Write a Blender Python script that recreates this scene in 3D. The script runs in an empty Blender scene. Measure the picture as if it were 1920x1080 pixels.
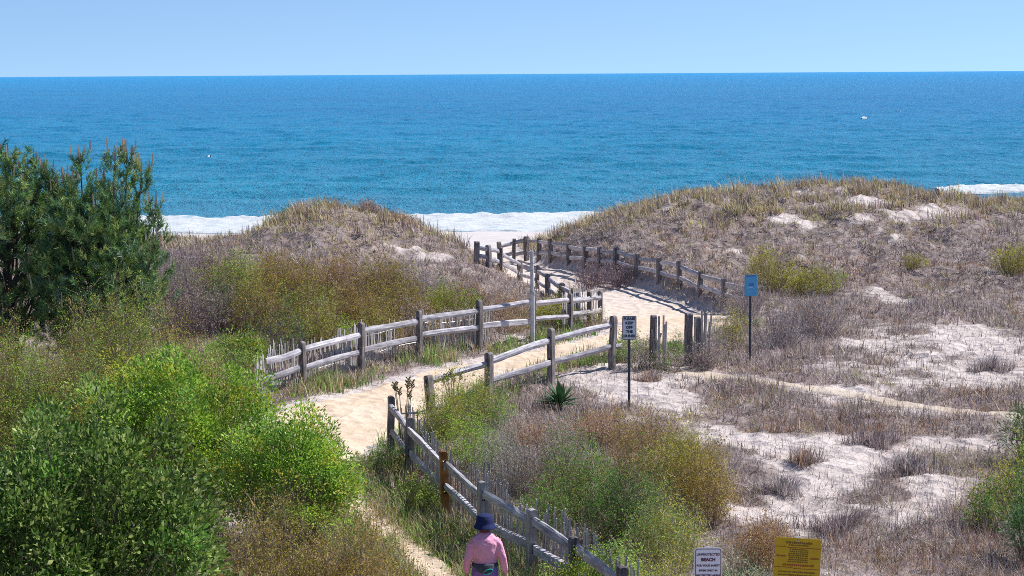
import bpy, bmesh, math, random
import numpy as np
from mathutils import Vector, Matrix

R = math.radians
rng = np.random.default_rng(7)
random.seed(7)
scene = bpy.context.scene
COL = scene.collection

# ------------------------------------------------------------------ camera
F_PX, CX, CY = 3500.0, 960.0, 540.0          # focal length in pixels of the 1920x1080 photograph
CAM_H = 7.2
PITCH, ROLL = math.atan(402.0 / 3500.0), R(0.34)
cam_data = bpy.data.cameras.new('camera')
cam_data.sensor_width = 36.0
cam_data.lens = 36.0 * F_PX / 1920.0
cam_data.clip_start, cam_data.clip_end = 0.5, 90000.0
cam = bpy.data.objects.new('camera', cam_data)
COL.objects.link(cam)
CAM_ROT = Matrix.Rotation(math.pi / 2 - PITCH, 3, 'X') @ Matrix.Rotation(-ROLL, 3, 'Z')
cam.matrix_world = Matrix.Translation((0, 0, CAM_H)) @ CAM_ROT.to_4x4()
scene.camera = cam
scene.render.resolution_x, scene.render.resolution_y = 1024, 576

# ------------------------------------------------------------------ light
SUN_EL, SUN_AZ = R(50), R(66)                # azimuth clockwise from the viewing direction (+Y)
world = bpy.data.worlds.new('World')
scene.world = world
world.use_nodes = True
wn, wl = world.node_tree.nodes, world.node_tree.links
wn.clear()
sky = wn.new('ShaderNodeTexSky')
sky.sky_type = 'NISHITA'
sky.sun_disc = False
sky.sun_elevation, sky.sun_rotation = SUN_EL, SUN_AZ
sky.altitude, sky.air_density, sky.dust_density, sky.ozone_density = 0, 0.8, 0.0, 5.0
stc = wn.new('ShaderNodeTexCoord'); smp = wn.new('ShaderNodeMapping'); smp.inputs['Location'].default_value = (0, 0, .1)
snm = wn.new('ShaderNodeVectorMath'); snm.operation = 'NORMALIZE'           # sky sampled above its true direction, which lessens whitening at the horizon
wl.new(stc.outputs['Generated'], smp.inputs[0]); wl.new(smp.outputs[0], snm.inputs[0]); wl.new(snm.outputs[0], sky.inputs[0])
bg = wn.new('ShaderNodeBackground'); bg.inputs['Strength'].default_value = 0.10
wo = wn.new('ShaderNodeOutputWorld')
wl.new(sky.outputs[0], bg.inputs[0]); wl.new(bg.outputs[0], wo.inputs[0])
sun_data = bpy.data.lights.new('sun', 'SUN')
sun_data.energy, sun_data.angle, sun_data.color = 4.6, R(0.53), (1.0, 0.97, 0.93)
sun = bpy.data.objects.new('sun', sun_data)
COL.objects.link(sun)
SUN_DIR = Vector((math.sin(SUN_AZ) * math.cos(SUN_EL), math.cos(SUN_AZ) * math.cos(SUN_EL), math.sin(SUN_EL)))
sun.rotation_euler = SUN_DIR.to_track_quat('Z', 'Y').to_euler()
sun.location = SUN_DIR * 60
scene.view_settings.view_transform = 'Standard'
scene.view_settings.look = 'None'
scene.view_settings.gamma = 1.0
scene.view_settings.use_curve_mapping = False
scene.view_settings.exposure = 0.58
scene.cycles.max_bounces = 6
scene.cycles.use_denoising = False             # keep the fine grain of twigs and grass
scene.cycles.filter_width = 0.95
scene.cycles.diffuse_bounces = 3
scene.cycles.transparent_max_bounces = 4

# ------------------------------------------------------------------ helpers
def ray(u, v):
    d = CAM_ROT @ Vector(((u - CX) / F_PX, -(v - CY) / F_PX, -1.0))
    return d
def at_depth(u, v, y):
    d = ray(u, v); t = y / d.y
    return Vector((d.x * t, y, CAM_H + d.z * t))
def x_of(u, y):
    return (u - CX) / F_PX * y

def _hash(ix, iy, seed):
    h = (ix.astype(np.int64) * 374761393 + iy.astype(np.int64) * 668265263 + seed * 974634777) & 0x7fffffff
    h = ((h ^ (h >> 13)) * 1274126177) & 0x7fffffff
    return ((h ^ (h >> 16)) & 0xffff) / 65535.0
def vnoise(x, y, seed=0):
    x, y = np.asarray(x, float), np.asarray(y, float)
    ix, iy = np.floor(x), np.floor(y)
    fx, fy = x - ix, y - iy
    fx, fy = fx * fx * (3 - 2 * fx), fy * fy * (3 - 2 * fy)
    a, b = _hash(ix, iy, seed), _hash(ix + 1, iy, seed)
    c, d = _hash(ix, iy + 1, seed), _hash(ix + 1, iy + 1, seed)
    return (a + (b - a) * fx) * (1 - fy) + (c + (d - c) * fx) * fy
def fbm(x, y, seed=0, octaves=4):
    s, a, t = 0.0, 1.0, 0.0
    for o in range(octaves):
        s = s + a * vnoise(x * 2 ** o, y * 2 ** o, seed + o); t += a; a *= 0.5
    return s / t
def sstep(a, b, x):
    t = np.clip((x - a) / (b - a), 0, 1)
    return t * t * (3 - 2 * t)

# --- the lie of the land: thin-plate surface through surveyed heights (column pixel, distance, height)
CTRL = {
    -40: [(960, 0), (4000, 0), (-2000, 0)],
    8: [(-3000, 0), (960, 0), (5000, 0)],
    15: [(-800, 0), (300, 0), (960, 0), (1600, 0), (2700, 0)],
    25: [(0, .2), (600, 0), (960, 0), (1400, 0), (1900, .1)],
    35: [(0, .3), (500, .1), (800, 0), (1300, .1), (1900, .2)],
    45: [(0, .4), (500, .15), (900, 0), (1300, 0), (1700, .1), (2100, .2)],
    55: [(-300, .4), (0, .4), (400, .4), (700, .3), (1000, .05), (1250, 0), (1500, .1), (1900, .2), (2200, .3)],
    63: [(200, .4), (500, .8), (700, .9), (850, .5), (1000, .05), (1150, 0), (1300, .3), (1500, .4), (1900, .5)],
    68: [(300, .5), (500, 1.3), (620, 1.7), (720, 1.4), (850, .7), (940, .1), (1100, 0), (1200, .5), (1400, .9), (1600, .9), (1900, .8)],
    72: [(0, .3), (300, .3), (450, .8), (530, 1.55), (620, 1.9), (720, 1.6), (800, 1.1), (880, .3), (960, -.1), (1040, 0), (1150, .8), (1300, 1.3), (1500, 1.5), (1700, 1.5), (1900, 1.2), (2300, 1.2)],
    78: [(-300, .3), (100, .3), (300, .2), (450, .3), (600, 1.0), (750, .7), (850, 0), (920, -.4), (1000, -.3), (1080, .5), (1150, 1.2), (1250, 1.8), (1420, 2.0), (1600, 2.2), (1700, 2.1), (1800, 1.6), (1950, 1.5)],
    84: [(0, -.4), (300, -.4), (600, -.3), (900, -.6), (1000, -.5), (1100, .3), (1250, 1.4), (1450, 1.8), (1650, 2.0), (1850, 1.2), (2300, 1.2)],
    92: [(-300, -1.2), (200, -1.2), (600, -1.2), (1000, -1.2), (1200, -.6), (1500, 0), (1900, 0), (2300, 0)],
    105: [(-300, -2.0), (400, -2.0), (1000, -2.0), (1600, -2.0), (2300, -2.0)],
    115: [(-600, -2.5), (400, -2.5), (1000, -2.5), (1600, -2.5), (2500, -2.5)],
    130: [(-600, -3.2), (1000, -3.2), (2500, -3.2)],
    170: [(-900, -5), (1000, -5), (3000, -5)],
}
_c = np.array([(x_of(u, abs(y)) if y > 0 else (u - 960) / 50.0, y, z) for y, row in CTRL.items() for u, z in row], float)
_cx, _cy, _cz = _c.T
def _tps(dx, dy):
    r2 = dx * dx + dy * dy + 1e-9
    return 0.5 * r2 * np.log(r2)
_n = len(_c)
_A = np.zeros((_n + 3, _n + 3))
_A[:_n, :_n] = _tps((_cx[:, None] - _cx) * 1.6, _cy[:, None] - _cy) + np.eye(_n) * 0.6
_P = np.stack([np.ones(_n), _cx, _cy], 1)
_A[:_n, _n:] = _P; _A[_n:, :_n] = _P.T
_W = np.linalg.solve(_A, np.concatenate([_cz, np.zeros(3)]))

# --- the sandy path through the dunes: centre line (pixel column, distance) and half width in metres
PATH = [(1130, 12, .75), (1010, 18, .75), (900, 23.6, .32), (792, 27.0, .24), (705, 29.2, .24), (636, 30.9, .34), (588, 33.0, .55), (574, 35.3, 1.25), (626, 38.3, 1.5),
        (708, 40.6, 1.45), (815, 43.4, 1.05), (930, 46.0, .95), (1060, 48.2, .95), (1180, 50.6, 1.25), (1268, 53.2, 1.6),
        (1238, 57.0, 2.0), (1160, 61.5, 2.1), (1085, 66.0, 1.9), (1012, 70.5, 1.7), (950, 75.5, 1.5), (890, 81.0, 2.0), (860, 88, 2.6)]
def catmull(pts, n=10):
    pts = [np.array(p, float) for p in pts]
    P = [2 * pts[0] - pts[1]] + pts + [2 * pts[-1] - pts[-2]]
    out = []
    for i in range(1, len(P) - 2):
        for k in range(n):
            t = k / n
            out.append(0.5 * (2 * P[i] + (P[i + 1] - P[i - 1]) * t + (2 * P[i - 1] - 5 * P[i] + 4 * P[i + 1] - P[i + 2]) * t * t + (3 * P[i] - P[i - 1] - 3 * P[i + 1] + P[i + 2]) * t ** 3))
    out.append(P[-2])
    return np.array(out)
PATH_W = catmull([(x_of(u, y), y, w) for u, y, w in PATH], 8)
def path_dist(x, y, line=None):
    """distance to the centre line minus the half width (negative on the path)"""
    L = PATH_W if line is None else line
    x, y = np.asarray(x, float), np.asarray(y, float)
    best = np.full(x.shape, 1e9)
    for a, b in zip(L[:-1], L[1:]):
        dx, dy = b[0] - a[0], b[1] - a[1]
        t = np.clip(((x - a[0]) * dx + (y - a[1]) * dy) / (dx * dx + dy * dy + 1e-9), 0, 1)
        d = np.hypot(x - a[0] - t * dx, y - a[1] - t * dy) - (a[2] + (b[2] - a[2]) * t)
        best = np.minimum(best, d)
    return best

def ground(x, y):
    x, y = np.atleast_1d(np.asarray(x, float)), np.atleast_1d(np.asarray(y, float))
    shp = x.shape
    x, y = x.ravel(), y.ravel()
    z = np.empty(len(x))
    for s in range(0, len(x), 20000):
        xs, ys = x[s:s + 20000], y[s:s + 20000]
        z[s:s + 20000] = _tps((xs[:, None] - _cx) * 1.6, ys[:, None] - _cy) @ _W[:_n] + _W[_n] + _W[_n + 1] * xs + _W[_n + 2] * ys
    d = path_dist(x, y)
    dune = sstep(55, 64, y) * (1 - sstep(76, 92, y))
    off = sstep(0.0, 1.5, d)
    beach = sstep(86, 96, y)
    z = z + off * (1 - beach) * ((fbm(x * .9, y * .7, 3) - .5) * (.28 + .6 * dune) + (fbm(x * 2.6, y * 2.2, 9, 3) - .5) * (.14 + .1 * dune))
    z = z + beach * (fbm(x * .25, y * .25, 5, 3) - .5) * .2 * (1 - sstep(108, 114, y))
    trench = sstep(54, 60, y) * (1 - sstep(74, 80, y))
    z = z - trench * .55 * (1 - sstep(0.0, 0.55, d)) - .05 * (1 - sstep(-.1, .5, d))
    return z.reshape(shp)
def gz(x, y):
    return float(ground(x, y)[0])
def pix_ground(u, v, y0=14.0, y1=112.0):
    """where the line of sight through a pixel meets the land"""
    d = ray(u, v)
    ys = np.linspace(y0, y1, 500)
    t = ys / d.y
    h = CAM_H + d.z * t - ground(d.x * t, ys)
    i = np.argmax(h < 0) if (h < 0).any() else len(ys) - 1
    i = max(i, 1)
    k = h[i - 1] / (h[i - 1] - h[i] + 1e-9)
    y = ys[i - 1] + (ys[i] - ys[i - 1]) * min(max(k, 0), 1)
    t = y / d.y
    return Vector((d.x * t, y, gz(d.x * t, y)))

# ------------------------------------------------------------------ materials
def nt(name):
    m = bpy.data.materials.new(name); m.use_nodes = True
    n, l = m.node_tree.nodes, m.node_tree.links
    return m, n, l, n['Principled BSDF'], n['Material Output']
def ramp(n, stops):
    r = n.new('ShaderNodeValToRGB'); e = r.color_ramp.elements
    while len(e) < len(stops): e.new(0.5)
    for el, (p, c) in zip(e, stops): el.position = p; el.color = (*c, 1)
    return r
def noise_node(n, l, scale, detail=4, rough=.6, stretch=None):
    t = n.new('ShaderNodeTexNoise'); t.inputs['Scale'].default_value = scale
    t.inputs['Detail'].default_value = detail; t.inputs['Roughness'].default_value = rough
    g = n.new('ShaderNodeTexCoord')
    if stretch:
        mp = n.new('ShaderNodeMapping'); mp.inputs['Scale'].default_value = stretch
        l.new(g.outputs['Object'], mp.inputs[0]); l.new(mp.outputs[0], t.inputs['Vector'])
    else:
        l.new(g.outputs['Object'], t.inputs['Vector'])
    return t

def sand_material(name, c0, c1, c2, bump=.5, scale=3.0, litter=None):
    m, n, l, b, o = nt(name)
    t1 = noise_node(n, l, .55, 5, .65)
    r1 = ramp(n, [(.32, c0), (.52, c1), (.72, c2)])
    l.new(t1.outputs[0], r1.inputs[0])
    t2 = noise_node(n, l, 14, 6, .75)
    r2 = ramp(n, [(.3, (.72, .70, .68)), (.55, (1, 1, 1))])
    l.new(t2.outputs[0], r2.inputs[0])
    mx = n.new('ShaderNodeMix'); mx.data_type = 'RGBA'; mx.blend_type = 'MULTIPLY'; mx.inputs['Factor'].default_value = .55
    l.new(r1.outputs[0], mx.inputs[6]); l.new(r2.outputs[0], mx.inputs[7])
    out = mx.outputs[2]
    if litter:                                     # dead plant matter lying on the sand where the grass grows
        at = n.new('ShaderNodeAttribute'); at.attribute_name = 'tone'
        t4 = noise_node(n, l, 9, 6, .8)
        r4 = ramp(n, [(.35, tuple(c * .55 for c in litter)), (.55, litter), (.7, tuple(c * 1.5 for c in litter))])
        l.new(t4.outputs[0], r4.inputs[0])
        m4 = n.new('ShaderNodeMix'); m4.data_type = 'RGBA'
        l.new(at.outputs['Fac'], m4.inputs['Factor']); l.new(out, m4.inputs[6]); l.new(r4.outputs[0], m4.inputs[7])
        out = m4.outputs[2]
    l.new(out, b.inputs['Base Color'])
    b.inputs['Roughness'].default_value = .95; b.inputs['Specular IOR Level'].default_value = .1
    t3 = noise_node(n, l, scale, 6, .62)
    v = n.new('ShaderNodeTexVoronoi'); v.inputs['Scale'].default_value = scale * .9
    g = n.new('ShaderNodeTexCoord'); l.new(g.outputs['Object'], v.inputs['Vector'])
    ad = n.new('ShaderNodeMath'); ad.operation = 'ADD'
    l.new(t3.outputs[0], ad.inputs[0]); l.new(v.outputs['Distance'], ad.inputs[1])
    bp = n.new('ShaderNodeBump'); bp.inputs['Strength'].default_value = bump; bp.inputs['Distance'].default_value = .12
    l.new(ad.outputs[0], bp.inputs['Height']); l.new(bp.outputs[0], b.inputs['Normal'])
    return m

def attr_material(name, rough=.8, translucent=.0, spec=.2):
    m, n, l, b, o = nt(name)
    a = n.new('ShaderNodeAttribute'); a.attribute_name = 'tone'
    l.new(a.outputs['Color'], b.inputs['Base Color'])
    b.inputs['Roughness'].default_value = rough; b.inputs['Specular IOR Level'].default_value = spec
    if translucent:
        tr = n.new('ShaderNodeBsdfTranslucent'); l.new(a.outputs['Color'], tr.inputs[0])
        mx = n.new('ShaderNodeMixShader'); mx.inputs[0].default_value = translucent
        l.new(b.outputs[0], mx.inputs[1]); l.new(tr.outputs[0], mx.inputs[2]); l.new(mx.outputs[0], o.inputs[0])
    return m

def wood_material(name, dark, mid, light, patch=None):
    m, n, l, b, o = nt(name)
    oi = n.new('ShaderNodeObjectInfo')
    g = n.new('ShaderNodeTexCoord')
    ad = n.new('ShaderNodeVectorMath'); ad.operation = 'ADD'
    cb = n.new('ShaderNodeCombineXYZ')
    mu = n.new('ShaderNodeMath'); mu.operation = 'MULTIPLY'; mu.inputs[1].default_value = 37.0
    l.new(oi.outputs['Random'], mu.inputs[0]); l.new(mu.outputs[0], cb.inputs[0]); l.new(mu.outputs[0], cb.inputs[1])
    l.new(g.outputs['Object'], ad.inputs[0]); l.new(cb.outputs[0], ad.inputs[1])
    mp = n.new('ShaderNodeMapping'); mp.inputs['Scale'].default_value = (26, 26, 2.2)
    l.new(ad.outputs[0], mp.inputs[0])
    t = n.new('ShaderNodeTexNoise'); t.inputs['Scale'].default_value = 1.0; t.inputs['Detail'].default_value = 5; t.inputs['Roughness'].default_value = .65
    l.new(mp.outputs[0], t.inputs['Vector'])
    r = ramp(n, [(.30, dark), (.5, mid), (.68, light)])
    l.new(t.outputs[0], r.inputs[0])
    t2 = n.new('ShaderNodeTexNoise'); t2.inputs['Scale'].default_value = 3.5; t2.inputs['Detail'].default_value = 4
    l.new(ad.outputs[0], t2.inputs['Vector'])
    r2 = ramp(n, [(.45, (1, 1, 1)), (.62, patch or (.62, .62, .66))])
    l.new(t2.outputs[0], r2.inputs[0])
    mx = n.new('ShaderNodeMix'); mx.data_type = 'RGBA'; mx.blend_type = 'MULTIPLY'; mx.inputs['Factor'].default_value = .85
    l.new(r.outputs[0], mx.inputs[6]); l.new(r2.outputs[0], mx.inputs[7])
    hv = n.new('ShaderNodeHueSaturation')
    vr = n.new('ShaderNodeMapRange'); vr.inputs[3].default_value = .78; vr.inputs[4].default_value = 1.2
    l.new(oi.outputs['Random'], vr.inputs[0]); l.new(vr.outputs[0], hv.inputs['Value'])
    l.new(mx.outputs[2], hv.inputs['Color']); l.new(hv.outputs[0], b.inputs['Base Color'])
    b.inputs['Roughness'].default_value = .85; b.inputs['Specular IOR Level'].default_value = .2
    bp = n.new('ShaderNodeBump'); bp.inputs['Strength'].default_value = .6; bp.inputs['Distance'].default_value = .01
    l.new(t.outputs[0], bp.inputs['Height']); l.new(bp.outputs[0], b.inputs['Normal'])
    return m

def paint(name, c, rough=.5, var=.12, scale=30, metal=0, spec=.4):
    m, n, l, b, o = nt(name)
    t = noise_node(n, l, scale, 4, .6)
    r = ramp(n, [(.3, tuple(x * (1 - var) for x in c)), (.7, tuple(min(1, x * (1 + var)) for x in c))])
    l.new(t.outputs[0], r.inputs[0]); l.new(r.outputs[0], b.inputs['Base Color'])
    b.inputs['Roughness'].default_value = rough; b.inputs['Metallic'].default_value = metal
    b.inputs['Specular IOR Level'].default_value = spec
    return m

M = {}
M['dune_sand'] = sand_material('dune_sand', (.42, .355, .335), (.53, .46, .435), (.60, .53, .505), 1.0, 3.2, (.27, .215, .20))
M['path_sand'] = sand_material('path_sand', (.55, .42, .305), (.63, .495, .375), (.67, .545, .43), .6, 3.2)
M['dune_sand_plain'] = sand_material('trail_sand', (.46, .37, .29), (.53, .44, .36), (.58, .50, .42), .6, 3)
def paler_far_sand(m):                             # the trodden yellow sand gives way to clean white beach sand past the bend
    n, l = m.node_tree.nodes, m.node_tree.links
    b = n['Principled BSDF']; src = b.inputs['Base Color'].links[0].from_socket
    g = n.new('ShaderNodeTexCoord'); sp = n.new('ShaderNodeSeparateXYZ'); l.new(g.outputs['Object'], sp.inputs[0])
    tn = noise_node(n, l, .5, 3); mm = n.new('ShaderNodeMath'); mm.operation = 'MULTIPLY_ADD'; mm.inputs[1].default_value = 10
    l.new(tn.outputs[0], mm.inputs[0]); l.new(sp.outputs[1], mm.inputs[2])
    mr = n.new('ShaderNodeMapRange'); mr.inputs[1].default_value = 60; mr.inputs[2].default_value = 69; l.new(mm.outputs[0], mr.inputs[0])
    mx = n.new('ShaderNodeMix'); mx.data_type = 'RGBA'; mx.inputs[7].default_value = (.60, .51, .45, 1)
    l.new(mr.outputs[0], mx.inputs['Factor']); l.new(src, mx.inputs[6]); l.new(mx.outputs[2], b.inputs['Base Color'])
paler_far_sand(M['path_sand'])
M['beach_sand'] = sand_material('beach_sand', (.48, .44, .43), (.54, .50, .49), (.58, .54, .53), .25, .8)
M['grass'] = attr_material('dry_grass', .85, .25)
M['twig'] = attr_material('twig_bark', .9)
M['leaf'] = attr_material('leaf', .55, .38, .3)
M['soft_leaf'] = attr_material('soft_leaf', .65, .4, .3)
M['needle'] = attr_material('pine_needle', .55, .22, .35)
M['wood'] = wood_material('weathered_wood', (.22, .20, .215), (.44, .415, .44), (.60, .58, .61), (.7, .7, .74))
M['post_wood'] = wood_material('post_wood', (.085, .07, .068), (.19, .165, .16), (.36, .34, .34))
M['orange_wood'] = wood_material('new_wood', (.25, .10, .03), (.48, .22, .07), (.62, .36, .14), (.5, .4, .35))
M['slat'] = wood_material('slat_wood', (.24, .22, .21), (.40, .375, .36), (.54, .515, .50))
M['bark'] = wood_material('bark', (.05, .04, .035), (.11, .085, .07), (.19, .16, .14))

# ------------------------------------------------------------------ mesh helpers
def tri_mesh(name, V, Fc, mat, tone=None, parent=None, smooth=False, loc=None):
    V = np.ascontiguousarray(V, dtype=np.float32); Fc = np.ascontiguousarray(Fc, dtype=np.int32)
    if loc is not None:
        V = V - np.array(loc, dtype=np.float32)
    k = Fc.shape[1]
    me = bpy.data.meshes.new(name)
    me.vertices.add(len(V)); me.vertices.foreach_set('co', V.ravel())
    me.loops.add(Fc.size); me.loops.foreach_set('vertex_index', Fc.ravel())
    me.polygons.add(len(Fc))
    me.polygons.foreach_set('loop_start', np.arange(0, Fc.size, k, dtype=np.int32))
    if smooth: me.polygons.foreach_set('use_smooth', np.ones(len(Fc), dtype=bool))
    me.update(calc_edges=True)
    if tone is not None:
        a = me.color_attributes.new('tone', 'FLOAT_COLOR', 'POINT')
        c = np.ones((len(V), 4), dtype=np.float32); c[:, :3] = tone
        a.data.foreach_set('color', c.ravel())
    me.materials.append(mat)
    o = bpy.data.objects.new(name, me); COL.objects.link(o)
    if loc is not None and parent is None: o.location = loc
    if parent is not None: o.parent = parent
    return o
def bm_obj(name, bm, mat, parent=None, loc=None, rot=None, smooth=False):
    me = bpy.data.meshes.new(name)
    bmesh.ops.recalc_face_normals(bm, faces=bm.faces)
    bm.to_mesh(me); bm.free()
    if smooth:
        for p in me.polygons: p.use_smooth = True
    me.materials.append(mat)
    return link(name, me, parent, loc, rot)
def link(name, me, parent=None, loc=None, rot=None):
    o = bpy.data.objects.new(name, me); COL.objects.link(o)
    if parent is not None: o.parent = parent
    if loc is not None: o.location = loc
    if rot is not None: o.rotation_euler = rot
    return o
def tag(o, label=None, cat=None, group=None, kind=None):
    for k, v in (('label', label), ('category', cat), ('group', group), ('kind', kind)):
        if v: o[k] = v
    return o
def empty(name, loc, rz=0.0):
    o = bpy.data.objects.new(name, None); COL.objects.link(o)
    o.empty_display_size = .2; o.location = loc; o.rotation_euler = (0, 0, rz)
    return o
def box(bm, x0, x1, y0, y1, z0, z1):
    v = [bm.verts.new((x, y, z)) for x in (x0, x1) for y in (y0, y1) for z in (z0, z1)]
    for f in ((0, 1, 3, 2), (4, 6, 7, 5), (0, 4, 5, 1), (2, 3, 7, 6), (0, 2, 6, 4), (1, 5, 7, 3)):
        bm.faces.new([v[i] for i in f])
    return v
def tube(bm, pts, radii, sides=6, caps=True):
    pts = [Vector(p) for p in pts]
    rings = []
    for i, p in enumerate(pts):
        d = (pts[min(i + 1, len(pts) - 1)] - pts[max(i - 1, 0)]).normalized()
        a = d.cross(Vector((0, 0, 1)) if abs(d.z) < .9 else Vector((1, 0, 0))).normalized(); b = d.cross(a)
        r = radii[i] if hasattr(radii, '__len__') else radii
        rings.append([bm.verts.new(p + (a * math.cos(t) + b * math.sin(t)) * r) for t in [2 * math.pi * k / sides for k in range(sides)]])
    for r0, r1 in zip(rings[:-1], rings[1:]):
        for k in range(sides):
            bm.faces.new((r0[k], r0[(k + 1) % sides], r1[(k + 1) % sides], r1[k]))
    if caps:
        bm.faces.new(rings[0][::-1]); bm.faces.new(rings[-1])

# ------------------------------------------------------------------ land, beach, path
def land_grid(ys, ss):
    Y = np.repeat(ys, len(ss)); S = np.tile(ss, len(ys))
    X = S * (0.31 * np.maximum(Y, 0) + 5.0)
    V = np.stack([X, Y, ground(X, Y)], 1)
    nr, nc = len(ys), len(ss)
    i = (np.arange(nr - 1)[:, None] * nc + np.arange(nc - 1)).ravel()
    return V, np.stack([i, i + 1, i + nc + 1, i + nc], 1)
s_in = np.linspace(-1.0, 1.0, 300)
s_all = np.concatenate([[-12, -7, -4, -2.6, -1.9, -1.5, -1.25, -1.1], s_in, [1.1, 1.25, 1.5, 1.9, 2.6, 4, 7, 12]])
ys_land = np.concatenate([[-60, -35, -18, -8, 0, 6, 11, 15], np.exp(np.linspace(math.log(18), math.log(90), 330))])
LAND_V, LAND_F = land_grid(ys_land, s_all)          # linked below, once the plant cover is known
V, Fq = land_grid(np.concatenate([np.linspace(90, 118, 50), [124, 132, 150, 170]]), s_all)
o = tri_mesh('beach', V, Fq, M['beach_sand'], smooth=True); tag(o, kind='structure')

def path_strip(name, line, mat, seed, rise=.03, nx=15, jitter=.35):
    L = line; n = len(L)
    T = np.gradient(L[:, :2], axis=0); T /= np.linalg.norm(T, axis=1)[:, None] + 1e-9
    Nn = np.stack([T[:, 1], -T[:, 0]], 1)
    t = np.linspace(-1, 1, nx)
    arc = np.concatenate([[0], np.cumsum(np.linalg.norm(np.diff(L[:, :2], axis=0), axis=1))])
    wob = np.stack([(fbm(arc * 1.1, arc * 0 + 7, seed, 3) - .5), (fbm(arc * 1.1, arc * 0 + 31, seed + 5, 3) - .5)], 1) * 2 * jitter
    wl_, wr_ = L[:, 2] * (1 + wob[:, 0]) + .12, L[:, 2] * (1 + wob[:, 1]) + .12
    off = np.where(t[None, :] < 0, t[None, :] * wl_[:, None], t[None, :] * wr_[:, None])
    X = L[:, 0:1] + Nn[:, 0:1] * off; Y = L[:, 1:2] + Nn[:, 1:2] * off
    Z = ground(X, Y) + rise - (rise + .07) * np.abs(t[None, :]) ** 8 + (fbm(X * 3.1, Y * 3.1, seed + 2, 3) - .5) * .05
    i = (np.arange(n - 1)[:, None] * nx + np.arange(nx - 1)).ravel()
    o = tri_mesh(name, np.stack([X, Y, Z], 2).reshape(-1, 3), np.stack([i, i + 1, i + nx + 1, i + nx], 1), mat, smooth=True)
    return tag(o, kind='structure')
path_strip('sand_path', catmull([tuple(p) for p in PATH_W], 3), M['path_sand'], 21)
TRAIL = [pix_ground(u, v) for u, v in ((1180, 690), (1260, 697), (1340, 706), (1420, 714), (1490, 724), (1570, 738), (1660, 753), (1750, 766), (1840, 778), (1930, 790), (2050, 806), (2200, 830))]
TRAIL_W = catmull([(p.x, p.y, w) for p, w in zip(TRAIL, (.4, .4, .35, .22, .16, .15, .16, .15, .16, .17, .2, .2))], 6)
path_strip('foot_trail', TRAIL_W, M['dune_sand_plain'], 41, .02, 9, .5)

# ------------------------------------------------------------------ sea
SEA = -2.5
def sea_material():
    m, n, l, b, o = nt('sea_water')
    g = n.new('ShaderNodeTexCoord'); sp = n.new('ShaderNodeSeparateXYZ'); l.new(g.outputs['Object'], sp.inputs[0])
    mr = n.new('ShaderNodeMapRange'); mr.inputs[1].default_value = 115; mr.inputs[2].default_value = 520
    l.new(sp.outputs[1], mr.inputs[0])
    r = ramp(n, [(0, (.07, .30, .44)), (.12, (.018, .285, .46)), (.4, (.0, .265, .49)), (1, (.0, .235, .50))])
    l.new(mr.outputs[0], r.inputs[0])
    t0 = noise_node(n, l, 1, 5, .6, (.012, .03, 1))
    r0 = ramp(n, [(.35, (.85, .9, .93)), (.65, (1.12, 1.08, 1.05))])
    l.new(t0.outputs[0], r0.inputs[0])
    mx = n.new('ShaderNodeMix'); mx.data_type = 'RGBA'; mx.blend_type = 'MULTIPLY'; mx.inputs['Factor'].default_value = 1
    l.new(r.outputs[0], mx.inputs[6]); l.new(r0.outputs[0], mx.inputs[7]); l.new(mx.outputs[2], b.inputs['Base Color'])
    b.inputs['Roughness'].default_value = .22; b.inputs['IOR'].default_value = 1.33; b.inputs['Specular IOR Level'].default_value = .09
    t = noise_node(n, l, 1, 7, .8, (.16, .08, 1))
    bp = n.new('ShaderNodeBump'); bp.inputs['Strength'].default_value = 1; bp.inputs['Distance'].default_value = 4.5
    l.new(t.outputs[0], bp.inputs['Height']); l.new(bp.outputs[0], b.inputs['Normal'])
    return m
M['sea'] = sea_material()
iy = np.linspace(1 / 113.5, 1 / 1200, 430)
ysea = np.concatenate([1 / iy, [1600, 2400, 4000, 8000, 16000, 40000]])
ssea = np.concatenate([[-40, -12, -6, -3, -1.8, -1.3], np.linspace(-1.05, 1.05, 420), [1.3, 1.8, 3, 6, 12, 40]])
Y = np.repeat(ysea, len(ssea)); X = np.tile(ssea, len(ysea)) * (.29 * Y + 4)
amp = .75 * (1 - sstep(500, 1300, Y)) * (.35 + .65 * sstep(118, 170, Y))
zz = (fbm(X * .22, Y * .16, 50, 4) - .5) * amp + (fbm(X * .05, Y * .03, 55, 3) - .5) * .6 * (1 - sstep(900, 1200, Y)) * sstep(125, 200, Y) + .12 * np.sin(Y * .35 + 3 * fbm(X * .02, Y * .02, 60, 2)) * (1 - sstep(180, 420, Y)) * sstep(118, 135, Y)
V = np.stack([X, Y, SEA + zz], 1)
nc = len(ssea); i = (np.arange(len(ysea) - 1)[:, None] * nc + np.arange(nc - 1)).ravel()
o = tri_mesh('sea', V, np.stack([i, i + 1, i + nc + 1, i + nc], 1), M['sea'], smooth=True); tag(o, kind='structure')

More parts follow.
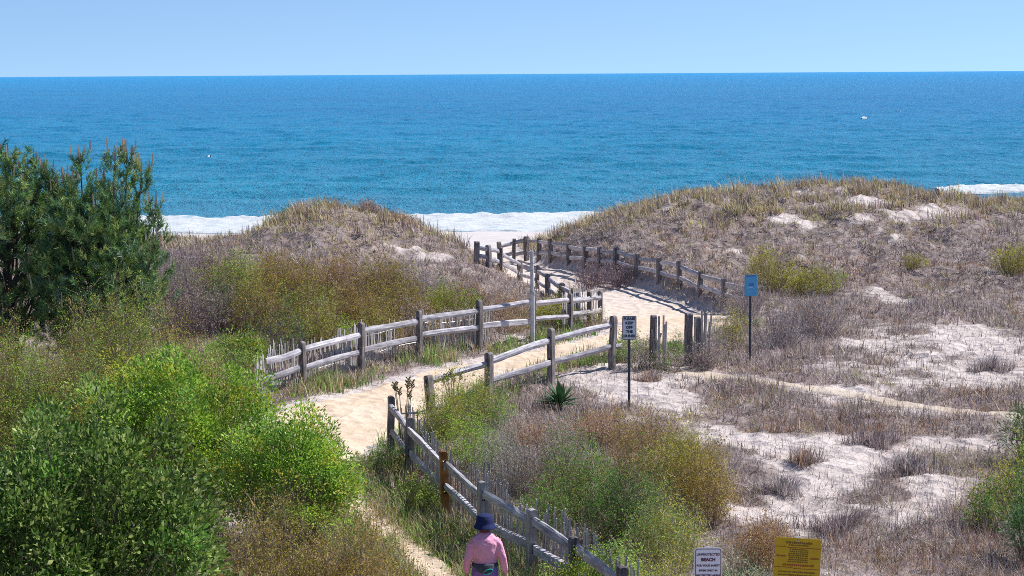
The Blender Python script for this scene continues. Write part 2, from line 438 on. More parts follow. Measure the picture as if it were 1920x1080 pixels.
def foam_material():
    m, n, l, b, o = nt('foam')
    t = noise_node(n, l, .9, 6, .7, (.6, 2.0, 1))
    r = ramp(n, [(.30, (.30, .42, .50)), (.42, (.48, .53, .56)), (.52, (.56, .57, .58)), (.64, (.44, .50, .54))])
    l.new(t.outputs[0], r.inputs[0]); l.new(r.outputs[0], b.inputs['Base Color'])
    b.inputs['Roughness'].default_value = .9
    bp = n.new('ShaderNodeBump'); bp.inputs['Strength'].default_value = .9; bp.inputs['Distance'].default_value = .3
    l.new(t.outputs[0], bp.inputs['Height']); l.new(bp.outputs[0], b.inputs['Normal'])
    return m
M['foam'] = foam_material()
def foam_strip(name, xs, near, far, h, seed, nrow=26, gaps=0.0):
    t = np.linspace(0, 1, nrow)
    yn = near + (fbm(xs * .12, xs * 0, seed, 3) - .5) * 1.6
    yf = far + (fbm(xs * .11, xs * 0 + 9, seed + 3, 4) - .5) * 3.6 + (fbm(xs * .9, xs * 0 + 3, seed + 8, 3) - .5) * 1.6
    X = np.repeat(xs[:, None], nrow, 1); Y = yn[:, None] + (yf - yn)[:, None] * t
    prof = np.interp(t, [0, .05, .5, .82, .93, 1.0], [-.12, .05, .12, .55, 1.0, -.3])
    Z = SEA + .1 + h * prof[None, :] * (.65 + .7 * fbm(xs * .25, xs * 0 + 2, seed + 4, 3))[:, None] + (fbm(X * 1.1, Y * 1.6, seed + 6, 4) - .5) * .35
    Z[:, 0] = SEA - .15; Z[:, -1] = SEA - .45
    i = (np.arange(len(xs) - 1)[:, None] * nrow + np.arange(nrow - 1)).ravel()
    Fq = np.stack([i, i + nrow, i + nrow + 1, i + 1], 1)
    if gaps:
        cx, cy = X.ravel()[Fq].mean(1), Y.ravel()[Fq].mean(1)
        Fq = Fq[fbm(cx * .35, cy * .9, seed + 11, 4) > gaps]
    return tri_mesh(name, np.stack([X, Y, Z], 2).reshape(-1, 3), Fq, M['foam'], smooth=True)
o = foam_strip('surf_foam', np.linspace(-75, 75, 420), np.full(420, 114.8), np.interp(np.linspace(-75, 75, 420), [-75, -24, -18, -6, 6, 12, 75], [127, 127.5, 126, 125.5, 128, 130, 130]) - 1.8, .38, 71, 40)
tag(o, 'white surf breaking along the beach edge', 'surf', kind='stuff')
xs = np.linspace(34.5, 43.5, 90)
o = foam_strip('breaking_wave', xs, 150.5 + 0 * xs, 150.5 + 5.5 * np.sin(np.linspace(.12, math.pi - .12, 90)) ** .5, .22, 91, 16)
tag(o, 'small white wave breaking offshore beyond the high dune on the right', 'wave')
for k, (u, v, w) in enumerate(((393, 296, .3), (1621, 222, .55), (1683, 210, .6))):
    d = ray(u, v); t = (SEA - CAM_H) / d.z; xs = np.linspace(d.x * t - w, d.x * t + w, 14)
    o = foam_strip('whitecap', xs, d.y * t - .6 * w + 0 * xs, d.y * t + 1.2 * w + 0 * xs, .25, 120 + k, 8)
    tag(o, ('tiny whitecap on open water above the pine tree', 'tiny whitecap on open water high above the right dune crest, nearer of the pair',
            'tiny whitecap on open water high above the right dune crest, farther of the pair')[k], 'whitecap')

# ------------------------------------------------------------------ ground cover
def pal(cols, n, jit=.18, r=rng):
    c = np.array(cols, float)[r.integers(0, len(cols), n)]
    return np.clip(c * (1 + (r.random((n, 1)) - .5) * 2 * jit) * (1 + (r.random((n, 3)) - .5) * .12), 0.004, 1)
def blades(base, length, width, lean, tone, r=rng, two=False, az=None):
    """thin bent blades growing from base points; returns verts, tris, tones"""
    n = len(base)
    a = r.random(n) * 2 * math.pi if az is None else az
    d = np.stack([np.cos(a), np.sin(a)], 1)
    w = a + math.pi / 2 + (r.random(n) - .5) * 1.5
    wd = np.stack([np.cos(w), np.sin(w), np.zeros(n)], 1) * (width / 2)[:, None]
    hz = length * np.sin(lean); vt = length * np.cos(lean)
    tip = base + np.concatenate([d * hz[:, None], vt[:, None]], 1)
    if not two:
        V = np.stack([base - wd, base + wd, tip], 1).reshape(-1, 3)
        Fc = np.arange(3 * n).reshape(-1, 3)
        return V, Fc, np.repeat(tone, 3, 0)
    mid = base + np.concatenate([d * (hz * .32)[:, None], (vt * .62)[:, None]], 1)
    V = np.stack([base - wd, base + wd, mid - wd * .75, mid + wd * .75, tip], 1).reshape(-1, 3)
    k = np.arange(n)[:, None] * 5
    Fc = np.concatenate([k + [0, 1, 3], k + [0, 3, 2], k + [2, 3, 4]], 0)
    return V, Fc, np.repeat(tone, 5, 0)
class Acc:
    def __init__(s): s.V, s.F, s.C, s.n = [], [], [], 0
    def add(s, V, Fc, C):
        s.V.append(V); s.F.append(Fc + s.n); s.C.append(C); s.n += len(V)
    def build(s, name, mat, parent=None, loc=None):
        return tri_mesh(name, np.concatenate(s.V), np.concatenate(s.F), mat, np.concatenate(s.C), parent, loc=loc)

def blob(u, v, ru, rv, w):
    c = pix_ground(u, v); a = pix_ground(u, v + rv); b = pix_ground(u, v - rv)
    return (c.x, c.y, max(ru / F_PX * c.y, .1), max(abs(b.y - a.y) / 2, .2), w)
SAND = [blob(*q) for q in (
    (1170, 725, 110, 30, 1.0), (1250, 745, 60, 22, .9), (1110, 700, 50, 18, .8), (1290, 700, 90, 14, .7),
    (1540, 900, 95, 62, 1.1), (1500, 960, 70, 45, 1.0), (1470, 830, 75, 20, .8), (1600, 840, 55, 40, .9), (1340, 815, 80, 22, .95), (1400, 960, 60, 16, .8),
    (1800, 830, 90, 18, .85), (1720, 880, 50, 45, .6), (1730, 930, 40, 25, .5), (1500, 990, 30, 14, .8),
    (1760, 690, 190, 45, .62), (1650, 650, 90, 18, .7), (1850, 640, 110, 26, .6), (1560, 730, 120, 12, .5),
    (1660, 560, 70, 14, .55), (1800, 615, 80, 14, .7), (1865, 510, 40, 10, .5), (1380, 470, 30, 11, 1.2), (1480, 411, 45, 10, 1.4),
    (1630, 374, 50, 13, 1.3), (1690, 398, 55, 11, 1.2), (1620, 408, 30, 11, .8), (1800, 398, 28, 8, 1.3), (1745, 395, 30, 10, 1.3), (1500, 364, 26, 8, 1.0), (1560, 385, 25, 8, .8),
    (770, 470, 80, 20, .42), (700, 440, 50, 14, .4), (830, 490, 40, 16, .35), (900, 500, 50, 25, .35), (640, 470, 60, 10, .35), (1000, 645, 60, 10, .5), (480, 475, 60, 8, .4))]
FALL = [(p[0], p[1]) for p in ()]
def cover(x, y):
    d = path_dist(x, y); dt = path_dist(x, y, TRAIL_W)
    c = .73 + 1.5 * (fbm(x * .8, y * .55, 77, 4) - .42) + 1.0 * (fbm(x * 2.3, y * 1.5, 78, 3) - .5)
    c = c * (.85 + .5 * sstep(52, 62, y))
    for bx, by, rx, ry, w in SAND:
        c = c - 1.15 * w * np.exp(-(((x - bx) / rx) ** 2 + ((y - by) / ry) ** 2) * 1.35)
    c = sstep(.12, .72, c)
    c = c * np.where(y < 34, sstep(-.1, .12, d), sstep(.05, .45, d)) * sstep(0.0, .22, dt)
    c = c * (1 - sstep(86, 89, y + (fbm(x * .3, y * .3, 8, 3) - .5) * 5))
    return np.clip(c, 0, 1)
def scatter(n, y0, y1, spread=.31, extra=2.0, power=2.0):
    u = rng.random(n)
    y = np.exp(math.log(y0) + u * (math.log(y1) - math.log(y0))) if power == 2 else (y0 + u * (y1 - y0))
    x = (rng.random(n) * 2 - 1) * (spread * y + extra)
    return x, y
_lit = sstep(.12, .75, cover(LAND_V[:, 0], LAND_V[:, 1]) * (.75 + .5 * fbm(LAND_V[:, 0] * 3, LAND_V[:, 1] * 3, 90, 3)))
o = tri_mesh('dune_ground', LAND_V, LAND_F, M['dune_sand'], np.repeat(_lit[:, None], 3, 1), smooth=True); tag(o, kind='structure')
MAUVE = [(.36, .295, .285), (.46, .385, .37), (.27, .215, .21), (.56, .48, .455), (.15, .12, .12), (.38, .30, .245)]
STRAW = [(.54, .45, .25), (.46, .41, .19), (.40, .38, .15), (.60, .50, .31), (.32, .27, .14), (.48, .36, .22)]
RUST = [(.30, .16, .09), (.36, .21, .12), (.24, .13, .08), (.42, .30, .18)]
GREEN = [(.14, .28, .06), (.20, .35, .08), (.27, .37, .09), (.33, .36, .13)]

def tuft_field(name, n_tuft, blades_per, y0, y1, mask, tone, hlen, width, spreadr, lean_max, two, label, wind=None):
    x, y = scatter(n_tuft, y0, y1)
    keep = rng.random(n_tuft) < mask(x, y)
    x, y = x[keep], y[keep]
    n = len(x)
    m = blades_per
    sc = (.45 + 1.0 * rng.random(n)) * (.35 + 1.3 * fbm(x * .9, y * .7, 33, 3))
    X = np.repeat(x, m) + rng.normal(size=n * m) * spreadr * np.repeat(sc, m)
    Yv = np.repeat(y, m) + rng.normal(size=n * m) * spreadr * np.repeat(sc, m)
    Z = ground(x, y); Zb = np.repeat(Z, m) - .03
    c = np.repeat(tone(x, y), m, 0) * (1 + (rng.random((n * m, 1)) - .5) * 1.1)
    L = hlen * np.repeat(sc, m) * (.5 + .8 * rng.random(n * m))
    W = 1.25 * width * (.6 + .8 * rng.random(n * m)) * np.clip(np.repeat(y, m) / 40, .6, 1.6)
    V, Fc, C = blades(np.stack([X, Yv, Zb], 1), L, W, lean_max * rng.random(n * m) ** .7, np.clip(c, .005, 1), two=two, az=None if wind is None else wind + 1.0 * rng.normal(size=n * m))
    o = tri_mesh(name, V, Fc, M['grass'], C)
    return tag(o, label, 'grass', kind='stuff')

def crest(x, y):                                # beach grass grows on the dune tops
    z = ground(x, y)
    return np.clip(sstep(1.0, 1.9, z) + sstep(76, 80, y) * (x > 0) + sstep(70, 76, y) * (x < 0), 0, 1)
def tone_field(x, y):
    n = len(x)
    t = pal(MAUVE, n); s = pal(STRAW, n); r_ = pal(RUST, n)
    k = (rng.random(n) < crest(x, y) * .7 + .05 + .2 * sstep(.55, .7, fbm(x * .25, y * .25, 15, 3)))[:, None]
    q = (rng.random(n) < .08 + .3 * sstep(.52, .7, fbm(x * .3 + 9, y * .3, 25, 3)))[:, None]
    t = np.where(q, r_ * 1.0, t)
    return np.where(k, s, t)
tuft_field('dry_grass', 85000, 10, 20, 89, lambda x, y: cover(x, y) ** 1.25 * .95, tone_field, 0.26, .013, .10, 1.35, False, 'matted dry mauve and straw grass covering the dunes')
# sparse dead stems lying and standing on open sand
tuft_field('dead_stem', 60000, 4, 24, 86, lambda x, y: sstep(.1, .3, path_dist(x, y)) * sstep(0, .2, path_dist(x, y, TRAIL_W)) * .5, lambda x, y: pal(MAUVE, len(x), .3) * .8, .22, .010, .12, 1.5, False, 'scattered dead stems on the open sand')
# taller upright beach grass along the crests
tuft_field('beach_grass', 24000, 9, 58, 90, lambda x, y: crest(x, y) * cover(x, y) ** .6 * sstep(.34, .6, fbm(x * 1.1, y * .8, 66, 3)), lambda x, y: np.where((rng.random(len(x)) < .5)[:, None], pal(MAUVE, len(x)), pal(STRAW, len(x))), .40, .014, .10, .8, True, 'tall straw coloured beach grass along the dune crests', wind=3.6)
# green grass at the edges of the path
def edge_mask(x, y):
    d = path_dist(x, y)
    return np.where(y < 34, sstep(-.12, .08, d), sstep(-.1, .25, d)) * (1 - sstep(.8, 1.5, d)) * (y < 53) * np.maximum(sstep(.35, .6, fbm(x * .8, y * .8, 44, 3)), (y < 34) * .8)
tuft_field('path_edge_grass', 60000, 12, 21, 54, edge_mask, lambda x, y: np.where((rng.random(len(x)) < .45)[:, None], pal(STRAW, len(x)), pal(GREEN, len(x))), .27, .012, .08, .8, True, 'short green and straw grass along the path edges')
# ------------------------------------------------------------------ fences
def build_post(w, h, slots, rnd, bury=.35):
    """weathered split-rail post along local Z, slots run through it along local X, rounded top"""
    bm = bmesh.new()
    a = w / 2; sw = .028
    z0 = -bury
    for s in slots:
        box(bm, -a, a, -a, a, z0, s - .075)
        box(bm, -a + .001, a - .001, -a + .001, -sw, s - .0749, s + .0749); box(bm, -a + .001, a - .001, sw, a - .001, s - .0749, s + .0749)
        z0 = s + .075
    n = 8
    prof = [(-a, z0), (a, z0)] + [(a * math.cos(math.pi * k / n), h - a * .8 + a * .8 * math.sin(math.pi * k / n)) for k in range(n + 1)]
    f = [bm.verts.new((-a, y, z)) for y, z in prof]; g = [bm.verts.new((a, y, z)) for y, z in prof]
    bm.faces.new(f); bm.faces.new(g[::-1])
    for k in range(len(prof)):
        bm.faces.new((f[k], f[(k + 1) % len(prof)], g[(k + 1) % len(prof)], g[k]))
    for v in bm.verts:
        v.co.x += .012 * math.sin(v.co.z * 4 + rnd * 9); v.co.y += .010 * math.sin(v.co.z * 5 + rnd * 17)
    return bm
def build_rail(L, rnd, hgt=.075, thk=.045):
    bm = bmesh.new(); r = random.Random(rnd)
    ns, sd = 10, 8
    off = [r.uniform(.78, 1.22) for _ in range(sd)]
    rings = []
    ph = r.uniform(0, 6)
    for i in range(ns + 1):
        t = i / ns
        tap = .55 + .45 * min(1, min(t, 1 - t) / .12)
        bow = .03 * math.sin(t * 3.1 + ph)
        ring = []
        for k in range(sd):
            a = 2 * math.pi * k / sd
            q = off[k] * r.uniform(.92, 1.08)
            ring.append(bm.verts.new((math.cos(a) * hgt * q * (.72 + .28 * tap) + bow, math.sin(a) * thk * q * tap + .015 * math.sin(t * 5 + ph), t * L)))
        rings.append(ring)
    for r0, r1 in zip(rings[:-1], rings[1:]):
        for k in range(sd): bm.faces.new((r0[k], r0[(k + 1) % sd], r1[(k + 1) % sd], r1[k]))
    bm.faces.new(rings[0][::-1]); bm.faces.new(rings[-1])
    return bm
def lay(o, a, b):
    """turn a piece built along local Z so that it runs from a to b with local X up"""
    z = (b - a).normalized(); x = Vector((0, 0, 1)); y = z.cross(x).normalized(); x = y.cross(z)
    m = Matrix((x, y, z)).transposed()
    o.rotation_euler = m.to_euler(); o.location = a
def rail_fence(label, posts, seed, width=.13, rails=(.42, .80), ends=(0, 0), wood=None, skip=()):
    """posts: (column, top row, base row or None, distance or None); everything stands on the land"""
    pts = []
    for u, vt, vb, y in posts:
        b = pix_ground(u, vb) if y is None else Vector((at_depth(u, vt, y).x, y, 0))
        b.z = gz(b.x, b.y)
        t = at_depth(u, vt, b.y)
        pts.append((b, max(.35, t.z - b.z)))
    root = empty('split_rail_fence', pts[0][0])
    tag(root, label, 'fence')
    o0 = pts[0][0]
    rr = random.Random(seed)
    slots_at = []
    for i, (b, h) in enumerate(pts):
        p0, p1 = pts[max(i - 1, 0)][0], pts[min(i + 1, len(pts) - 1)][0]
        az = math.atan2(p1.y - p0.y, p1.x - p0.x)
        sl = [h * f for f in rails if h * f > .2]
        slots_at.append([(b + Vector((0, 0, s))) for s in sl])
        mat = (wood or {}).get(i, M['post_wood'])
        bm_obj('post', build_post(width * rr.uniform(.9, 1.12), h, sl, rr.random()), mat, root, b - o0, (rr.uniform(-.035, .035), rr.uniform(-.035, .035), az))
    k = 0
    for i in range(len(pts) - 1):
        for j in range(min(len(slots_at[i]), len(slots_at[i + 1]))):
            if (i, j) in skip: continue
            a, b = slots_at[i][j] - o0, slots_at[i + 1][j] - o0
            d = (b - a).normalized(); n = Vector((-d.y, d.x, 0)) * .008
            a, b = a + n - d * .05 + Vector((0, 0, rr.uniform(-.02, .02))), b - n + d * .05 + Vector((0, 0, rr.uniform(-.02, .02)))
            o = bm_obj('rail', build_rail((b - a).length, seed * 100 + k), M['wood'], root); lay(o, a, b); k += 1
    for side, ln in zip((0, -1), ends):
        if ln:
            q = 1 if side == 0 else -2
            for j in range(len(slots_at[side])):
                if isinstance(ln, dict) and j not in ln: continue
                l_ = ln[j] if isinstance(ln, dict) else ln
                a = slots_at[side][j] - o0; d = (slots_at[side][j] - slots_at[q][j]).normalized()
                b = a + d * l_
                b.z = a.z + d.z * l_ * .6
                o = bm_obj('rail', build_rail((b - a).length, seed * 100 + 50 + j), M['wood'], root); lay(o, a - d * .05, b)
    return root, pts

F1, P1 = rail_fence('long grey two rail fence with slatted sand fence behind it, beyond the path',
    [(568, 640, 727, None), (677, 605, 698, None), (786, 582, 670, None), (899, 562, 652, None), (1000, 548, 640, None), (1068, 550, 622, None), (1107, 546, 612, None), (1126, 545, 602, None)], 1, ends=({0: 1.9, 1: 1.5}, 0))
F2, P2 = rail_fence('short grey two rail fence between the path and the keep off sign',
    [(808, 703, 775, None), (917, 660, 752, None), (1034, 615, 720, None), (1147, 592, 692, None)], 2, ends=(0, {0: .45}), width=.135, skip=((0, 0),))
F3, P3 = rail_fence('weathered two rail fence running down beside the walker, one post orange',
    [(733, 742, 856, None), (766, 782, 895, None), (836, 845, 968, None), (907, 903, 1030, None), (998, 954, 1078, None), (1080, 1006, None, 24.6), (1172, 1062, None, 22.6), (1290, 1130, None, 20.6)], 3, wood={2: M['orange_wood'], 3: M['slat'], 4: M['slat']}, width=.125)
F4, P4 = rail_fence('dark far fence curving along the right side of the sandy gap to the beach',
    [(937, 453, 494, None), (963, 447, 491, None), (987, 443, 490, None), (1010, 446, 490, None), (1033, 447, 492, None), (1066, 456, 497, None), (1098, 461, 500, None), (1125, 463, 503, None), (1156, 463, 507, None), (1195, 475, 516, None), (1236, 483, 527, None), (1274, 489, 538, None), (1312, 508, 552, None), (1358, 522, 565, None), (1400, 536, 578, None)], 4, width=.15, rails=(.82, .35))
F5, P5 = rail_fence('dark far fence stepping down the left side of the sandy gap to the beach',
    [(893, 452, 494, None), (917, 459, 500, None), (938, 463, 508, None), (975, 487, 528, None), (1007, 497, 543, None), (1028, 513, 556, None), (1053, 530, 572, None), (1085, 548, 590, None)], 5, width=.15, rails=(.78, .35))

SLATS = []
for k in range(5):
    bm = bmesh.new(); h = 1.2 + .05 * k
    box(bm, -.019, .019, -.005, .005, 0, h)
    for v in bm.verts:
        if v.co.z > .5: v.co.x += (k - 2) * .006
    me = bpy.data.meshes.new('slat'); bmesh.ops.recalc_face_normals(bm, faces=bm.faces); bm.to_mesh(me); bm.free(); me.materials.append(M['slat'])
    SLATS.append(me)
def sand_fence(label, line, seed, step=.095, h0=1.12, back=.28, gaps=(), hvar=.05):
    rr = random.Random(seed)
    root = empty('sand_fence', line[0]); o0 = line[0].copy(); tag(root, label, 'fence')
    arc = 0; n = 0
    wires = {.3: [], .75: []}
    for a, b in zip(line[:-1], line[1:]):
        d = (b - a); L = math.hypot(d.x, d.y); t = arc
        nrm = Vector((-d.y, d.x, 0)).normalized() * back
        az = math.atan2(d.y, d.x)
        s = 0.0
        while s < L:
            p = a + d * (s / L) + nrm * (1 + .35 * math.sin((arc + s) * 1.3))
            p.z = gz(p.x, p.y)
            for f in wires: wires[f].append(p - o0 + Vector((0, 0, h0 * f)))
            if not any(g0 <= arc + s <= g1 for g0, g1 in gaps):
                hh = h0 + hvar * math.sin((arc + s) * 2.1 + seed) + rr.uniform(-.06, .06)
                o = link('slat', SLATS[rr.randrange(5)], root, p - o0 - Vector((0, 0, .05)), (rr.uniform(-.05, .05), rr.uniform(-.06, .06) + .10 * math.sin((arc + s) * .9 + seed), az))
                o.scale = (1, 1, hh / 1.3); n += 1
            s += step * rr.uniform(.85, 1.15)
        arc += L
    for f, w in wires.items():
        bm = bmesh.new(); tube(bm, w[::4] + [w[-1]], .004, 4); bm_obj('wire', bm, M['metal'], root)
    return root
M['metal'] = paint('galvanised_metal', (.42, .43, .45), .45, .2, 12, .6)
M['black_metal'] = paint('dark_post_metal', (.045, .05, .07), .5, .4, 18)
ln1 = [pix_ground(u, v) for u, v in ((505, 749), (568, 727), (677, 698), (786, 670), (899, 652), (935, 648))]
sand_fence('thin wooden slat sand fence behind the long grey rail fence', ln1, 11, step=.078, h0=1.04, gaps=((6.6, 7.2),))
ln1b = [pix_ground(u, v) for u, v in ((1068, 622), (1107, 612), (1130, 600))]
sand_fence('short leaning piece of slat sand fence at the far corner of the long rail fence', ln1b, 12, step=.12, h0=1.15, back=.2, hvar=.15)
ln3 = [b.copy() for b, h in P3[:7]]
sand_fence('broken thin slat sand fence behind the fence beside the walker', ln3, 13, step=.075, h0=1.0, back=.22, hvar=.1)

# loose posts and slats at the bend of the path
def lone_post(label, u, vt, vb, w, lean=(0, 0), group=None):
    b = pix_ground(u, vb); h = at_depth(u, vt, b.y).z - b.z
    o = bm_obj('wooden_post', build_post(w, h, [h * .72], u * .01), M['post_wood'], None, b, (lean[0], lean[1], .3))
    return tag(o, label, 'post')
lone_post('short round topped post with slats leaning on it, right of the keep off sign', 1222, 591, 690, .13, (0, .03))
lone_post('thick dark post with a hole near its top, beside a fence roll', 1290, 586, 684, .16)
lone_post('dark post standing close behind the thick post with a hole', 1309, 593, 682, .13, (.02, -.03))
def slat_bundle(name, label, specs, vb):
    c = pix_ground(specs[0][0], vb); root = empty(name, c); tag(root, label, 'slats')
    rr = random.Random(vb)
    for u, vt, lean in specs:
        p = pix_ground(u, vb + rr.uniform(-2, 6)); h = at_depth(u, vt, p.y).z - p.z
        o = link('slat', SLATS[rr.randrange(5)], root, p - c - Vector((0, 0, .04)), (rr.uniform(-.05, .05), lean, rr.uniform(-.5, .5)))
        o.scale = (1.2, 1.5, max(.3, h / 1.28 / max(.5, math.cos(lean))))
slat_bundle('slat_bundle', 'cluster of upright and leaning grey slats beside the short round topped post', [(1229, 600, 0), (1234, 606, .02), (1236, 598, -.02), (1243, 597, 0), (1246, 604, .04), (1215, 622, .42), (1249, 612, -.06), (1231, 612, -.1)], 690)
slat_bundle('rolled_sand_fence', 'upright roll of grey sand fence slats beside the thick dark post', [(1300, 600, .03), (1304, 594, 0), (1314, 590, .02), (1317, 588, -.02), (1320, 592, .03), (1323, 586, -.03), (1326, 590, .06), (1315, 600, .08), (1329, 594, .02)], 686)

# ------------------------------------------------------------------ signs and poles
def text_mesh(body, size, bold=.0):
    cu = bpy.data.curves.new('lettering', 'FONT'); cu.body = body; cu.size = size; cu.align_x = 'CENTER'; cu.align_y = 'CENTER'
    cu.offset = bold; cu.extrude = .0012; cu.resolution_u = 3
    o = bpy.data.objects.new('lettering', cu); COL.objects.link(o)
    dg = bpy.context.evaluated_depsgraph_get(); dg.update()
    me = bpy.data.meshes.new_from_object(o.evaluated_get(dg))
    bpy.data.objects.remove(o); bpy.data.curves.remove(cu)
    return me
def rounded_plate(w, h, r, t, n=5):
    bm = bmesh.new(); pr = []
    for cx, cz, a0 in ((w / 2 - r, h / 2 - r, 0), (-w / 2 + r, h / 2 - r, 90), (-w / 2 + r, -h / 2 + r, 180), (w / 2 - r, -h / 2 + r, 270)):
        for k in range(n + 1):
            a = R(a0 + 90 * k / n); pr.append((cx + r * math.cos(a), cz + r * math.sin(a)))
    f = [bm.verts.new((x, -t / 2, z)) for x, z in pr]; g = [bm.verts.new((x, t / 2, z)) for x, z in pr]
    bm.faces.new(f); bm.faces.new(g[::-1])
    for k in range(len(pr)): bm.faces.new((f[k], f[(k + 1) % len(pr)], g[(k + 1) % len(pr)], g[k]))
    return bm
def border_ring(w, h, r, wd, t=.0015, n=5):
    bm = bmesh.new()
    def prof(w, h, r):
        out = []
        for cx, cz, a0 in ((w / 2 - r, h / 2 - r, 0), (-w / 2 + r, h / 2 - r, 90), (-w / 2 + r, -h / 2 + r, 180), (w / 2 - r, -h / 2 + r, 270)):
            for k in range(n + 1):
                a = R(a0 + 90 * k / n); out.append((cx + r * math.cos(a), cz + r * math.sin(a)))
        return out
    A = [bm.verts.new((x, 0, z)) for x, z in prof(w, h, r)]; B = [bm.verts.new((x, 0, z)) for x, z in prof(w - 2 * wd, h - 2 * wd, max(.004, r - wd))]
    for k in range(len(A)): bm.faces.new((A[k], A[(k + 1) % len(A)], B[(k + 1) % len(A)], B[k]))
    return bm
def sign(name, label, u, v0, v1, y, w, plate_mat, post, lines, ink, border=None, yaw=0.0, tilt=0.0, post_top=None, post_mat=None):
    """plate between rows v0 and v1 at distance y on a post standing on the land"""
    top, bot = at_depth(u, v0, y), at_depth(u, v1, y)
    g = Vector((top.x, y, gz(top.x, y)))
    root = empty(name, g, yaw); tag(root, label, 'sign')
    h = top.z - bot.z; zc = (top.z + bot.z) / 2 - g.z
    if post == 'round':
        bm = bmesh.new(); tube(bm, [(0, .045, -.3), (0, .045, zc + h * .42)], .03, 10); bm_obj('post', bm, post_mat or M['black_metal'], root, smooth=False)
    else:
        ph = (post_top if post_top else zc + h * .5)
        bm = bmesh.new(); box(bm, -.045, .045, .012, .10, -.3, ph); bmesh.ops.bevel(bm, geom=bm.edges[:], offset=.006, affect='EDGES'); bm_obj('post', bm, post_mat or M['post_wood'], root)
    pl = bm_obj('panel', rounded_plate(w, h, .035, .004), plate_mat, root, (0, 0, zc), (0, tilt, 0))
    if border: bm_obj('border', border_ring(w - border[0], h - border[0], .028, border[1]), ink, pl, (0, -.0045, 0))
    for body, zf, size, bold, *xo in lines:
        me = text_mesh(body, size, bold); me.materials.append(ink)
        link('lettering', me, pl, ((xo[0] if xo else 0) * w, -.005, h * (.5 - zf)), (math.pi / 2, 0, 0))
    for zf in (.035, .965):
        bm = bmesh.new(); tube(bm, [(0, -.012, 0), (0, 0, 0)], .008, 6); bm_obj('bolt', bm, M['metal'], pl, (0, 0, h * (.5 - zf)))
    return root, pl, h
M['sign_white'] = paint('sign_white', (.66, .72, .76), .4, .06)
M['navy_ink'] = paint('navy_ink', (.015, .02, .06), .5)
M['maroon_ink'] = paint('maroon_ink', (.13, .02, .05), .5)
M['sign_blue'] = paint('sign_blue', (.10, .40, .66), .4, .1, 10)
M['sign_yellow'] = paint('sign_yellow', (.60, .37, .006), .45, .1, 8)
M['brown_ink'] = paint('brown_ink', (.20, .10, .01), .6)
M['red_ink'] = paint('red_ink', (.38, .07, .02), .6)
M['bright_white'] = paint('bright_white', (.82, .80, .82), .4, .05)
yk = pix_ground(1180, 764).y
sign('keep_off_sign', 'white sign reading PLEASE KEEP OFF THE DUNES on a dark post', 1180, 592, 637, yk, .31, M['sign_white'], 'round',
     [(t, z, .080, .0040) for t, z in zip(('PLEASE', 'KEEP', 'OFF', 'THE', 'DUNES'), (.13, .31, .49, .67, .85))], M['navy_ink'], (.006, .014))
yb = pix_ground(1409, 676).y
r_, pl, h = sign('blue_sign', 'small pale blue sign on a tall dark post by the bare grey shrub', 1408, 515, 555, yb, .32, M['sign_blue'], 'round', [], M['navy_ink'], None, yaw=.1)
M['pale_blue'] = paint('pale_blue', (.35, .62, .80), .4)
M['deep_blue'] = paint('deep_blue', (.05, .20, .50), .4)
bm = bmesh.new(); box(bm, -.05, .07, -.006, -.003, -.02, .05); bm_obj('emblem', bm, M['deep_blue'], pl)
bm = bmesh.new(); box(bm, -.07, .05, -.006, -.003, .012 * 0 - .06, -.03); bm_obj('emblem', bm, M['pale_blue'], pl)
bm = bmesh.new(); box(bm, -.12, .12, -.006, -.003, h / 2 - .05, h / 2 - .02); bm_obj('emblem', bm, M['deep_blue'], pl)
sign('beach_warning_sign', 'white sign with maroon lettering reading UNPROTECTED BEACH at the picture bottom', 1328, 1027, 1115, 20.0, .305, M['bright_white'], 'square',
     [('UNPROTECTED', .145, .036, .0007), ('BEACH', .255, .050, .0022), ('FOR YOUR SAFETY', .38, .030, .0010), ('SWIM ONLY IN', .485, .030, .0010), ('PROTECTED AREAS', .59, .030, .0010)], M['maroon_ink'], (.022, .007), post_top=None)
r_, pl, h = sign('yellow_notice', 'large mustard yellow notice board with dark printed lines at the picture bottom', 1495, 1009, 1125, 20.0, .50, M['sign_yellow'], 'square', [], M['brown_ink'], None, yaw=-.12, tilt=.04)
rr = random.Random(5)
def marks(name, mat, rects):
    bm = bmesh.new()
    for x0, x1, z0, z1 in rects: box(bm, x0, x1, -.0052, -.0035, z0, z1)
    return bm_obj(name, bm, mat, pl)
def words(x0, x1, z, hh):
    out, x = [], x0
    while x < x1:
        w_ = rr.uniform(.010, .024); out.append((x, min(x + w_, x1), z, z + hh * rr.uniform(.7, 1.0))); x += w_ + rr.uniform(.004, .009)
    return out
T = h / 2
marks('rule', M['red_ink'], [(-.245, -.13, T - .105, T - .1)]); marks('rule', M['red_ink'], [(-.12, .245, T - .112, T - .106)])
marks('rule', M['red_ink'], [(-.245, -.05, T - .335, T - .33)]); marks('rule', M['red_ink'], [(-.04, .245, T - .345, T - .34)])
marks('print', M['brown_ink'], words(-.13, .15, T - .065, .026)); marks('print', M['brown_ink'], words(-.10, .12, T - .088, .014))
for k in range(7): marks('print', M['brown_ink'], words(-.11 + rr.uniform(0, .02), .11, T - .135 - .023 * k, .014))
marks('print', M['red_ink'], words(-.23, -.13, T - .215, .02)); marks('print', M['red_ink'], words(.14, .235, T - .23, .02))
marks('print', M['red_ink'], words(-.16, .18, T - .315, .026))
for k in range(3): marks('print', M['brown_ink'], words(-.2, .2, T - .39 - .035 * k, .018))
M['pale_metal'] = paint('pale_metal', (.50, .50, .52), .5, .25, 14)
